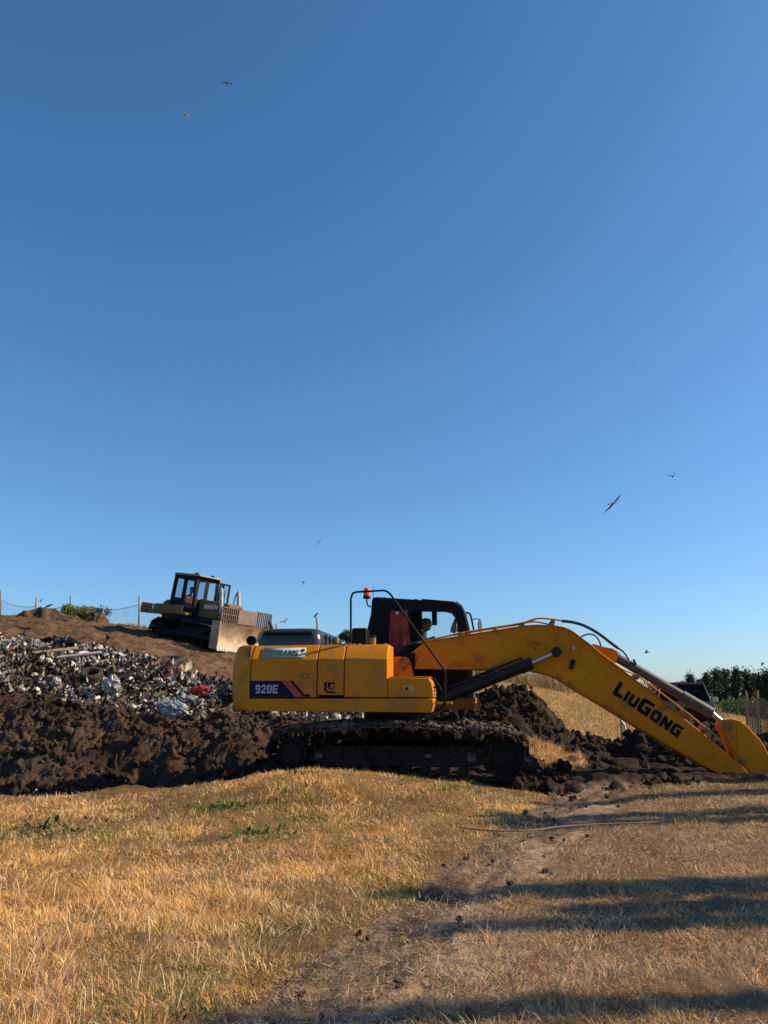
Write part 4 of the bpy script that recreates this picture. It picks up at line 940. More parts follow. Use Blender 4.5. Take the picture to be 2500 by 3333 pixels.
# black engine hood
def rounded_hood():
    x0 = L(836, 2070, -1.0)[0]; x1 = L(1041, 2070, -1.0)[0]+.02; z0 = zt-.01; z1 = L(940, 2043, -1.0)[1]; y0 = -1.02; y1 = 1.0
    bm = bmesh.new(); N = 28; rings = []
    for lv, (ins, z) in enumerate(((0, z0), (.0, z0+.10), (.02, z1-.12), (.06, z1-.045), (.11, z1-.012), (.2, z1))):
        ring = []; r = .16
        for ci, (sx, sy) in enumerate(((1, -1), (1, 1), (-1, 1), (-1, -1))):
            cx = (x1-ins-r) if sx > 0 else (x0+ins+r); cy = (y0+ins+r) if sy < 0 else (y1-ins-r)
            a0 = (-90, 0, 90, 180)[ci]
            for k in range(7):
                a = R(a0+90*k/6); ring.append(bm.verts.new((cx+r*math.cos(a), cy+r*math.sin(a), z)))
        rings.append(ring)
    for a, b in zip(rings, rings[1:]):
        for k in range(len(a)): bm.faces.new((a[k], a[(k+1) % len(a)], b[(k+1) % len(a)], b[k]))
    bm.faces.new(rings[-1]); bm.faces.new(rings[0][::-1])
    m = MB(); m.bm = bm; return m.build('engine_hood', mat('hood_plastic', (.022, .025, .028), (.03, .034, .036), 3, rough=.28), ex, angle=50), x0, x1, z0, z1
hood, hx0, hx1, hz0, hz1 = rounded_hood()
m = MB()
for k in range(12):
    vx, vz = L(866+k*13.2, 2061, -1.02); m.box((vx, -1.006, vz), (.05, .04, .05))
m.build('vent_slot', M['black'], hood)
for k in range(5): MB().bb(hx1-.012, hx1+.015, -.62+k*.34, -.5+k*.34, hz0+.05, hz1-.09).build('rib', M['black'], hood, bevel=.01)
m = MB(); q_ = L(1095, 2090, -.75); m.cyl((q_[0], -.75, q_[1]-.02), (q_[0], -.75, q_[1]+.05), .05).cyl((q_[0], -.75, q_[1]+.05), (q_[0], -.75, q_[1]+.10), .022); m.bb(q_[0]-.2, q_[0]+.2, -.95, -.55, zt, zt+.02); m.build('exhaust_stub', M['yellow_dirty'], ex)
q_ = L(1213, 2094, -.9); m = MB(); m.lathe((q_[0], -.9, zt-.02), (0, 0, 1), [(0, .058), (.15, .058)], 18); fc = m.build('filler_neck', M['yellow_dirty'], ex)
m = MB(); m.lathe((q_[0], -.9, zt+.13), (0, 0, 1), [(0, .064), (.03, .064), (.04, .05)], 18); m.build('filler_cap', M['black'], fc)
m = MB(); q_ = L(1172, 2094, -.2); z2 = L(1172, 2046, -.2)[1]; m.bb(q_[0]-.13, q_[0]+.15, -.35, -.02, zt-.3, z2); m.build('air_cleaner', M['black'], ex, bevel=.03)
for bx in (1152, 1170, 1254):
    q_ = L(bx, 2094, -1.02); MB().lathe((q_[0], -1.02, zt-.005), (0, 0, 1), [(0, .03), (.022, .03), (.028, .02)], 8).build('bolt', M['yellow_dirty'], ex)
# handrail
hr = [L3(x_, y_, yy) for x_, y_, yy in ((1142, 2092, -1.08), (1142, 2020, -1.1), (1142, 1950, -1.12), (1145, 1938, -1.12), (1150, 1930, -1.12), (1160, 1927, -1.12), (1200, 1925, -1.14), (1245, 1922, -1.16), (1258, 1924, -1.17), (1270, 1933, -1.18), (1283, 1951, -1.19), (1330, 2018, -1.23), (1380, 2088, -1.28), (1430, 2158, -1.32), (1444, 2176, -1.33), (1450, 2187, -1.33), (1450.5, 2200, -1.33), (1449, 2262, -1.33), (1447, 2290, -1.32), (1443, 2298, -1.3), (1435, 2306, -1.28), (1414, 2311, -1.25))]
MB().tube(hr, .0175, 10).build('handrail', M['black'], ex)
MB().tube([L3(1414, 2208, -1.28), L3(1448, 2262, -1.33)], .008, 6).build('rail_brace', M['black'], ex)
# boom bracket
for s_ in (-1, 1):
    yy = s_*.34; br = MB().prism(LP([(1270, 2138), (1320, 2138), (1329, 2142), (1336, 2155), (1350, 2215), (1350, 2270), (1270, 2270)], -.36), yy-.03, yy+.03).build('boom_bracket', M['yellow_boom'], ex, bevel=.008)
pz = L(1315, 2159, -.4); MB().cyl((pz[0], -.42, pz[1]), (pz[0], .42, pz[1]), .065).cyl((pz[0], -.40, pz[1]), (pz[0], -.385, pz[1]), .1).build('boom_foot_pin', M['yellow_dirty'], ex)
m = MB(); q_ = L(1303, 2175, -.42); m.box((q_[0], -.4, q_[1]), (.12, .04, .05), Matrix.Rotation(R(35), 3, 'Y')); m.build('pin_lock', M['yellow_dirty'], ex, bevel=.004)
# centre clutter: valve block, hoses
m = MB(); q_ = L(1310, 2128, 0); m.bb(q_[0]-.25, q_[0]+.25, -.25, .25, zs, q_[1]-.0); m.build('valve_block', M['black'], ex, bevel=.02)
for k in range(4): MB().tube([(q_[0]-.15+k*.04, -.2+k*.09, q_[1]-.05), (q_[0]+.05+k*.03, -.2+k*.09, q_[1]+.12), (q_[0]+.35, -.18+k*.1, q_[1]+.2), (q_[0]+.6, -.17+k*.1, q_[1]+.28)], .022, 7, 3).build('hydraulic_hose', M['rubber'], ex)
# ---- cab
CY0, CY1 = .42, 1.36
outl = LP([(1206, 2094), (1194, 2060), (1208, 1998), (1211, 1958), (1214, 1947), (1226, 1944), (1300, 1949), (1400, 1955), (1455, 1958), (1482, 1962), (1500, 1975), (1509, 1992), (1518, 2030), (1530, 2085), (1535, 2180), (1536, 2270), (1210, 2270)], CY0)
wbig = LP([(1334, 2076), (1334, 1994), (1340, 1990), (1452, 1992), (1470, 1997), (1482, 2012), (1490, 2040), (1493, 2076), (1490, 2170), (1400, 2180), (1334, 2180)], CY0)
wrear = LP([(1268, 2120), (1268, 1992), (1330, 1990), (1330, 2120)], CY0)
from mathutils.geometry import tessellate_polygon
def wall(name, outer, holes, y, th, m_, parent):
    loops = [[Vector((p[0], p[1], 0)) for p in lp] for lp in [outer]+holes]; flat = [p for lp in loops for p in lp]
    me = bpy.data.meshes.new(name); me.from_pydata([(p.x, y, p.y) for p in flat], [], [list(t) for t in tessellate_polygon(loops)]); me.materials.append(m_); me.update()
    o = bpy.data.objects.new(name, me); COL.objects.link(o); o.parent = parent; s_ = o.modifiers.new('t', 'SOLIDIFY'); s_.thickness = th; s_.offset = 0; return o
def pane(name, poly, y, parent, m_=None):
    bm = bmesh.new(); bm.faces.new([bm.verts.new((p[0], y, p[1])) for p in poly]); m = MB(); m.bm = bm; return m.build(name, m_ or M['glass'], parent)
cab = MB()
# roof, rear wall, front posts as a strip following the outline
def strip(m, pts, y0, y1, th):
    P = [Vector((p[0], 0, p[1])) for p in pts]; 
    for a, b in zip(P, P[1:]):
        d = (b-a).normalized(); nrm = Vector((d.z, 0, -d.x))*th
        m.prism([(a.x, a.z), (b.x, b.z), (b.x+nrm.x, b.z+nrm.z), (a.x+nrm.x, a.z+nrm.z)], y0, y1)
strip(cab, outl[0:10], CY0+.0, CY1, .05)
cabo = cab.build('cab_shell', M['black'], ex)
w1 = wall('cab_wall', outl, [wbig, wrear], CY0, .06, M['black'], ex)
zf0 = outl[-1][1]
# far side: solid rear, door window
def sh(poly, dx=0): return [(p[0]+dx, p[1]) for p in poly]
fd = LP([(1343, 2240), (1343, 1992), (1450, 1992), (1478, 2004), (1490, 2040), (1500, 2100), (1500, 2240)], CY0)
fd = [(p[0]+.0, p[1]) for p in fd]
x_a = L(1374, 2000, CY1)[0]; x_b = L(1480, 2050, CY1)[0]+.1
fdw = [(x_a, zf0+.3), (x_a, L(1400, 1986, CY1)[1]), (x_b-.25, L(1400, 1986, CY1)[1]), (x_b-.05, L(1400, 2000, CY1)[1]), (x_b+.06, L(1400, 2060, CY1)[1]), (x_b+.08, zf0+.3)]
w2 = wall('cab_wall', outl, [fdw], CY1, .06, M['black'], ex)
pane('side_window', wbig, CY0, w1); pane('rear_side_window', wrear, CY0, w1); pane('door_window', fdw, CY1, w2)
# front: posts and windscreen
for yy in (CY0+.02, CY1-.02):
    MB().tube([(p[0], yy, p[1]) for p in outl[9:16]], .045, 8).build('front_post', mat('post_dusty', (.03, .03, .03), (.10, .095, .09), 5, rough=.5), ex)
bm = bmesh.new(); rws = [[bm.verts.new((p[0], yy, p[1])) for yy in (CY0, CY1)] for p in outl[9:16]]
for a, b in zip(rws, rws[1:]): bm.faces.new((a[0], a[1], b[1], b[0]))
m = MB(); m.bm = bm; m.build('windscreen', M['glass'], ex)
MB().bb(outl[16][0]+.02, outl[15][0]-.02, CY0, CY1, zf0-.04, zf0+.02).build('cab_floor', M['black'], ex)
MB().bb(outl[15][0]-.06, outl[15][0]+.03, CY0-.04, CY0+.06, L(1545, 2310, CY0)[1]+.2, L(1545, 2182, CY0)[1]).build('cab_corner_post', M['grey_cyl'], ex, bevel=.006)
# yellow cab base
xb = L(1550, 2300, .42)[0]; cb = [(x1261, zb+.05), (xb-.06, zb+.0), (xb-.02, zb+.04), (xb+.0, zb+.12), (xb, zs+.01), (x1261, zs+.01)]
MB().prism(cb, .38, 1.36).build('cab_base', M['yellow'], ex, bevel=.012)
MB().bb(xb-.03, xb+.02, -.28, .38, zb+.02, zb+.12).build('frame_front', M['yellow_dirty'], ex)
# roof details
for bx in (1252, 1354, 1454): q_ = L(bx, 1948+(bx-1252)*.06, CY0+.1); MB().box((q_[0], CY0+.1, q_[1]+.005), (.05, .05, .04)).build('roof_mount', M['black'], ex, bevel=.006)
a_ = L3(1374, 1951, .5); b_3 = L3(1480, 1960, .5); MB().tube([a_, b_3], .012, 6).build('roof_rail', M['black'], ex)
# wiper/mirrors
mr = MB().tube([L3(1517, 1995, CY0+.05), L3(1525, 1995, CY0), L3(1532, 2003, CY0), L3(1536, 2020, CY0), L3(1542, 2050, CY0)], .018, 7, 2).build('mirror_arm', M['black'], ex)
MB().tube([L3(1537, 2018, CY0), L3(1548, 2014, CY0), L3(1560, 2016, CY0), L3(1565, 2028, CY0)], .009, 6, 2).build('mirror_bar', M['black'], mr)
q_ = L(1562, 2037, CY0); m = MB(); m.lathe((q_[0], CY0-.02, q_[1]), (.85, -.4, 0), [(-.02, .0), (-.018, .05), (0, .075), (.012, .07)], 16)
for v in m.bm.verts: v.co.z = q_[1]+(v.co.z-q_[1])*1.7
m.build('mirror', M['mirror'], mr)
# seat and curtain, vest
sxx = L(1345, 2110, .9)[0]; szz = L(1345, 2130, .9)[1]
m = MB(); m.bb(sxx-.25, sxx+.25, .68, 1.16, szz-.12, szz); m.box((sxx-.27, .92, szz+.32), (.1, .46, .66), Matrix.Rotation(R(-8), 3, 'Y')); m.build('seat', M['seat'], ex, bevel=.04)
m = MB(); m.bb(sxx-.2, sxx+.2, .75, 1.1, zf0, szz-.12); m.build('seat_base', M['seat'], ex)
m = MB(); m.tube([(sxx+.55, .92, zf0), (sxx+.62, .92, zf0+.5), (sxx+.5, .92, zf0+.75)], .03, 8); m.box((sxx+.48, .92, szz+.1), (.2, .5, .06)); m.build('control_console', M['seat'], ex, bevel=.01)
def cloth(name, pts4, m_, parent=None, amp=.02, fr=14, y=.5, label=None, cat=None, nx=28, nz=12):
    (x0, z0), (x1, z1), (x2, z2), (x3, z3) = pts4; V = []; q = []
    for i in range(nx+1):
        for j in range(nz+1):
            u = i/nx; v = j/nz; xa = (x0*(1-u)+x1*u)*(1-v)+(x3*(1-u)+x2*u)*v; za = (z0*(1-u)+z1*u)*(1-v)+(z3*(1-u)+z2*u)*v
            V.append((xa+.008*math.sin(v*7+i), y+amp*math.sin(u*fr+v*1.2)*(.4+.6*v), za+.012*math.sin(u*9)*(j in (0, nz))))
    for i in range(nx):
        for j in range(nz): k = i*(nz+1)+j; q.append((k, k+1, k+nz+2, k+nz+1))
    o = np_mesh(name, np.array(V), np.array(q), m=m_, smooth=True, parent=parent); s_ = o.modifiers.new('t', 'SOLIDIFY'); s_.thickness = .006
    return o
vest = empty('hanging_vest', ex.matrix_world.translation); vest.location = EO; vest.rotation_euler = (0, 0, YAW)
yv_ = CY0-.07
cloth('cloth', LP([(1270, 1990), (1328, 1986), (1332, 2112), (1266, 2118)], yv_), M['redcloth'], vest, y=yv_, amp=.022)
v2 = L(1293, 1996, yv_-.03); MB().box((v2[0], yv_-.035, v2[1]), (.05, .01, .05)).build('pocket_patch', M['whiteish'], vest)
tag(vest, 'long red vest hanging inside the excavator cab behind the driver', 'vest')
cloth('curtain', LP([(1482, 2006), (1487, 2012), (1491, 2058), (1464, 2060)], .55), mat('curtain_cloth', (.25, .25, .25), rough=.9), ex, y=.55, amp=.02)
m = MB(); q_ = L(1414, 2008, 1.0); m.bb(q_[0]-.05, q_[0]+.05, 1.0, 1.05, q_[1]-.16, L(1414, 1990, 1.0)[1]); m.build('sun_visor', M['black'], ex)
# beacon and antenna
bx_, bz_ = L(1194, 1945, .3); m = MB(); m.lathe((bx_, .3, bz_-.02), (0, 0, 1), [(0, .07), (.035, .075), (.05, .07)], 18)
bc_ = m.build('beacon_base', M['black'], ex)
m = MB(); m.lathe((bx_, .3, bz_+.03), (0, 0, 1), [(0, .068), (.09, .062), (.14, .052), (.155, .03), (.158, .0)], 18); m.build('beacon_lens', M['redorange'], bc_)
MB().tube([(bx_, .3, bz_-.02), L3(1194, 1958, .3), L3(1197, 1970, .35), L3(1206, 1975, .45)], .014, 7, 3).build('beacon_stalk', M['black'], bc_)
a_ = L3(1215, 1945, .5); b_3 = L3(1215, 1908, .5); MB().cyl(a_, b_3, .006, .004, 6).build('antenna', M['black'], ex)
# ---- boom
YB = -.27
bot = [(1347, 2177), (1450, 2179), (1596, 2179), (1690, 2178), (1725, 2180), (1748, 2184), (1782, 2192), (1815, 2205), (1848, 2225), (1881, 2246), (1940, 2281), (2000, 2317), (2081, 2367), (2170, 2420), (2262, 2472), (2352, 2524), (2385, 2544), (2400, 2553), (2418, 2557), (2436, 2551), (2443, 2537)]
top = [(2439, 2521), (2421, 2499), (2399, 2483), (2352, 2438), (2225, 2336), (2130, 2262), (2034, 2190), (1954, 2132), (1914, 2095), (1864, 2059), (1831, 2045), (1795, 2038.5), (1748, 2036), (1709, 2038.5), (1616, 2053), (1504, 2071), (1382, 2090)]
boom = MB().prism(LP(bot[0:]+top, YB), YB, -YB).build('boom', M['yellow_boom'], ex, bevel=.01)
ft = LP([(1382, 2090), (1382, 2178), (1347, 2177), (1300, 2172), (1298, 2146), (1320, 2136)], YB)
MB().prism(ft, YB+.004, -YB-.004, y0b=[0, 0, .04, .10, .10, .08], y1b=[0, 0, -.04, -.10, -.10, -.08]).build('boom_foot', M['yellow_boom'], boom, bevel=.008)
# boom tip fork boss
_o = LP(top[::-1][:-4], YB); m = MB(); P_ = [Vector((p[0], p[1])) for p in _o]
for a, b in zip(P_, P_[1:]):
    d = (b-a).normalized(); nv = Vector((-d.y, d.x))*.016; a2 = a-d*.004
    m.prism([(a2.x, a2.y), (b.x, b.y), (b.x+nv.x, b.y+nv.y), (a2.x+nv.x, a2.y+nv.y)], -.292, .292)
m.build('top_flange', M['yellow_boom'], boom)
_o = LP(bot[3:-5], YB); m = MB(); P_ = [Vector((p[0], p[1])) for p in _o]
for a, b in zip(P_, P_[1:]):
    d = (b-a).normalized(); nv = Vector((d.y, -d.x))*.014; a2 = a-d*.004
    m.prism([(a2.x, a2.y), (b.x, b.y), (b.x+nv.x, b.y+nv.y), (a2.x+nv.x, a2.y+nv.y)], -.288, .288)
m.build('bottom_flange', M['yellow_boom'], boom)
q_ = L(2421, 2535, YB); MB().cyl((q_[0], -.33, q_[1]), (q_[0], .33, q_[1]), .11).build('boom_tip_pin', M['yellow_dirty'], boom)
# writing
o_ = L(1992, 2257, YB); o2 = L(2206, 2402, YB); xd = Vector((o2[0]-o_[0], o2[1]-o_[1])); ln_ = xd.length; xd.normalize(); zd = Vector((-xd.y, xd.x))
hL = .225
sizes = [1.12, .86, .86, 1.12, .86, .86, .86]
tot = sum(GL[c][0]*k for c, k in zip('LIUGONG', sizes)); gp = .12; hL = hL; xsf = (ln_/hL-6*gp)/tot
letters('boom_letters', 'LIUGONG', o_, xd, zd, hL, M['decal_black'], boom, YB-.005, gap=gp, sizes=sizes, xs=xsf)
for k_, (a, b, dx_, dy_) in enumerate(((1742, 2090, 12, 8), (1768, 2094, 8, -5), (1738, 2106, 9, 7), (1715, 2098, 5, 3))):
    MB().prism(LP([(a, b), (a+dx_, b+dy_), (a+dx_-1, b+dy_+3), (a-1, b+2)], YB), YB-.003, YB-.0005).build('paint_scratch', M['trackmetal'], boom)
# pipes on top
def pipe(pts, y, r, m_=None, name='hydraulic_pipe', sub=3): return MB().tube([L3(a, b, y) for a, b in pts], r, 7, sub).build(name, m_ or M['yellow_boom'], boom)
for k, yy in enumerate((-.2, -.08, .06, .18)):
    pipe([(1360, 2093), (1450, 2072), (1504, 2060+k), (1600, 2044+k), (1690, 2030+k), (1720, 2022+k), (1752, 2013), (1800, 2016), (1830, 2021)], yy, .016)
for k, yy in enumerate((-.22, -.12)):
    pipe([(1690, 2032), (1740, 2024), (1800, 2036), (1850, 2048), (1900, 2083), (1960, 2131), (2020, 2175), (2050, 2189), (2075, 2200), (2100, 2218), (2150, 2254), (2240, 2323), (2300, 2372), (2360, 2415), (2385, 2434), (2420, 2477), (2450, 2510), (2460, 2522), (2467, 2545)], yy, .014)
for a, b, ang in ((1504, 2068, 12), (1612, 2050, 12), (1700, 2034, 15), (1800, 2026, -5), (2075, 2205, -40), (2235, 2328, -40), (2300, 2378, -40), (2418, 2478, -50)):
    q_ = L(a, b, YB+.05); m = MB().box((q_[0], 0, q_[1]+.01), (.07, .5, .07), Matrix.Rotation(R(-ang), 3, 'Y')); m.build('pipe_clamp', M['yellow_dirty'], boom, bevel=.006)
for yy in (-.08, .02, .12):
    pipe([(1828, 2022), (1860, 2025), (1900, 2036), (1945, 2060), (1985, 2090), (2012, 2110)], yy, .028, M['rubber'], 'hose')
pipe([(2012, 2110), (2030, 2122), (2040, 2136), (2048, 2150)], -.1, .018, M['rubber'], 'hose')
pipe([(1890, 2073), (1915, 2064), (1935, 2068), (1950, 2085), (1956, 2106)], -.12, .014, M['rubber'], 'hose')
pipe([(1808, 2036), (1810, 2060), (1815, 2085), (1813, 2106)], YB-.02, .012, name='grease_line')
pipe([(1856, 2058), (1858, 2080), (1864, 2105), (1855, 2125), (1853, 2160)], YB-.015, .007, name='grease_line')
q_ = L(1866, 2110, YB); MB().box((q_[0], YB-.02, q_[1]), (.05, .03, .04)).build('line_clip', M['whiteish'], boom)
q_ = L(1862, 2163, YB); MB().box((q_[0], YB-.03, q_[1]), (.07, .05, .17), Matrix.Rotation(R(20), 3, 'Y')).build('work_light_bracket', M['black'], boom, bevel=.006)
# boom lift cylinders
for s_ in (-1, 1):
    yy = s_*.42
    a_ = Vector((L(1436, 2275, -.42)[0], yy, L(1436, 2275, -.42)[1])); b_3 = Vector((L(1728, 2159, -.42)[0], yy, L(1728, 2159, -.42)[1])); c_ = Vector((L(1811, 2123, -.42)[0], yy, L(1811, 2123, -.42)[1]))
    cyl = MB().cyl(a_, b_3, .092, seg=24).cyl(b_3-(b_3-a_).normalized()*.16, b_3+(b_3-a_).normalized()*.02, .105, seg=24).cyl(a_-(b_3-a_).normalized()*.1, a_, .06).build('lift_cylinder', M['black_cyl'], ex)
    MB().cyl(b_3, c_, .04, seg=16).build('cylinder_rod', M['chrome'], cyl)
    MB().cyl((c_.x, yy-.09, c_.z), (c_.x, yy+.09, c_.z), .085, seg=20).cyl((c_.x, yy-.11, c_.z), (c_.x, yy+.11, c_.z), .05).build('rod_eye', M['black_cyl'], cyl)
    up_ = (b_3-a_).normalized().cross(Vector((0, 1, 0)))*-1
    if up_.z < 0: up_ = -up_
    MB().tube([a_.lerp(b_3, .12)+up_*.13, a_.lerp(b_3, .5)+up_*.14, a_.lerp(b_3, .93)+up_*.14], .022, 7).build('cylinder_pipe', M['black_cyl'], cyl)
    m = MB()
    for t_ in (.3, .62, .93): p_ = a_.lerp(b_3, t_)+up_*.09; m.box(p_, (.05, .07, .1))
    m.build('pipe_bracket', M['black_cyl'], cyl, bevel=.005)
# arm cylinder on top of the boom
a_ = Vector(L3(1990, 2130, 0)); b_3 = Vector(L3(2318, 2322, 0)); c_ = Vector(L3(2367, 2363, 0))
dd = (b_3-a_).normalized()
cyl = MB().cyl(a_, b_3, .082, seg=24).cyl(b_3-dd*.55, b_3, .098, seg=24).cyl(a_, a_+dd*.12, .1, seg=20).build('arm_cylinder', M['grey_cyl'], ex)
MB().cyl(b_3, c_, .045, seg=16).build('cylinder_rod', M['chrome'], cyl)
MB().cyl((a_.x, -.13, a_.z), (a_.x, .13, a_.z), .075).build('rod_eye', M['black_cyl'], cyl)
q_ = Vector(L3(2066, 2155, -.08)); MB().box(q_, (.03, .06, .1), Matrix.Rotation(R(-20), 3, 'Y')).build('pipe_bracket', M['grey_cyl'], cyl)
for yy in (-.12, .12):
    MB().prism(LP([(1918, 2100), (1930, 2098), (1965, 2108), (1990, 2112), (2006, 2122), (2008, 2140), (2000, 2160), (1960, 2140)], 0), yy-.02, yy+.02).build('cylinder_bracket', M['yellow_boom'], boom, bevel=.005)
# arm
ARMP = [(2345, 2361), (2348, 2350), (2356, 2342), (2380, 2339), (2409, 2346), (2430, 2361), (2475, 2407), (2489, 2430), (2510, 2470), (2560, 2560), (2640, 2680), (2620, 2700), (2560, 2660), (2480, 2590), (2420, 2560), (2398, 2530), (2385, 2450), (2374, 2420), (2358, 2386)]
arm = MB().prism(LP(ARMP, -.18), -.18, .18).build('arm', M['yellow_boom'], ex, bevel=.01)
c2_ = L(2367, 2363, -.18); MB().cyl((c2_[0], -.205, c2_[1]), (c2_[0], .205, c2_[1]), .06).cyl((c2_[0], -.19, c2_[1]), (c2_[0], .19, c2_[1]), .085).build('arm_pin', M['yellow_dirty'], arm)
MB().prism(LP([(2400, 2358), (2412, 2354), (2422, 2360), (2468, 2408), (2482, 2432), (2500, 2470), (2520, 2530), (2440, 2530), (2398, 2450)], -.18), -.192, -.182).build('stiffener_plate', M['yellow_boom'], arm)
q_ = L(2640, 2690, 0); bk = MB()
bk.prism([(q_[0]-.1, q_[1]+.25), (q_[0]+.5, q_[1]+.2), (q_[0]+.55, q_[1]-.3), (q_[0]+.2, q_[1]-.75), (q_[0]-.5, q_[1]-.8), (q_[0]-.7, q_[1]-.5), (q_[0]-.3, q_[1]-.3)], -.5, .5); bkt = bk.build('bucket', M['trackmetal'], ex, bevel=.02)
m = MB()
for k in range(5): m.box((q_[0]-.75, -.42+k*.21, q_[1]-.68), (.25, .08, .06), Matrix.Rotation(R(20), 3, 'Y'))
m.build('bucket_tooth', M['trackmetal'], bkt)
# ---- undercarriage
MB().cyl((0.05, 0, zb-.24), (0.05, 0, zb+.08), .62, seg=36).build('slew_ring', M['black'], ex)
MB().bb(-1.0, 1.1, -.9, .9, zb-.45, zb-.2).build('centre_frame', M['trackmetal'], ex, bevel=.03)
TRK = [(872, 2440), (880, 2414), (894, 2397), (912, 2384), (935, 2378), (1030, 2373), (1133, 2371), (1193, 2362), (1280, 2362), (1366, 2362), (1437, 2371), (1545, 2380), (1643, 2382), (1672, 2393), (1694, 2415), (1706, 2445), (1707, 2480), (1698, 2506), (1678, 2528), (1648, 2540), (1450, 2533), (1250, 2527), (1050, 2522), (930, 2518), (900, 2506), (880, 2478)]
def resample(poly, step):
    P = [Vector((a, b)) for a, b in poly]; P.append(P[0]); L_ = [0]
    for a, b in zip(P, P[1:]): L_.append(L_[-1]+(b-a).length)
    n = int(L_[-1]/step); out = []
    for i in range(n):
        s_ = L_[-1]*i/n; j = max(k for k in range(len(L_)) if L_[k] <= s_+1e-9); j = min(j, len(P)-2)
        t_ = (s_-L_[j])/max(1e-9, L_[j+1]-L_[j]); p = P[j].lerp(P[j+1], t_); d = (P[j+1]-P[j]).normalized(); out.append((p, d))
    return out
r3 = random.Random(5)
def crawler(parent, poly, yc, wid, step, sprk, idl, name='crawler_track', rr=(.34, .33), rollers=7, mudcol=True, th=.045, crust=True, frame=True):
    m = MB()
    for p, d in resample(poly, step):
        a = math.atan2(d.y, d.x); Rm = Matrix.Rotation(-a, 3, 'Y')
        n_ = Vector((d.y, 0, -d.x))
        m.box((p.x, yc, p.y), (step*.96, wid, th*.7), Rm); m.box(Vector((p.x, yc, p.y))+Rm @ Vector((step*.3, 0, 0)), (step*.16, wid, th*1.7), Rm)
        ins = Rm @ Vector((0, 0, -th*1.2)); m.box(Vector((p.x, yc, p.y))+ins, (step*.8, wid*.25, th*1.6), Rm)
    tr = m.build(name, M['trackmetal'], parent, bevel=.006)
    m = MB(); yo = yc-wid/2*0
    m.cyl((sprk[0], yc-.12, sprk[1]), (sprk[0], yc+.12, sprk[1]), rr[0]*.72, seg=28).cyl((sprk[0], yc-.2, sprk[1]), (sprk[0], yc+.2, sprk[1]), rr[0]*.5, seg=24)
    for k in range(21):
        a = 2*math.pi*k/21; m.box((sprk[0]+math.cos(a)*rr[0]*.78, yc, sprk[1]+math.sin(a)*rr[0]*.78), (rr[0]*.28, .05, rr[0]*.12), Matrix.Rotation(-a, 3, 'Y'))
    m.build('drive_sprocket', M['trackmetal'], tr)
    m = MB(); m.lathe((idl[0], yc, idl[1]), (0, 1, 0), [(-.12, rr[1]*.3), (-.1, rr[1]*.55), (-.07, rr[1]*.8), (-.1, rr[1]*.86), (-.1, rr[1]), (.1, rr[1]), (.1, rr[1]*.8), (.12, rr[1]*.3)], 30); m.build('idler_wheel', M['trackmetal'], tr)
    return tr
def LPt(poly, yl): return LP(poly, yl)
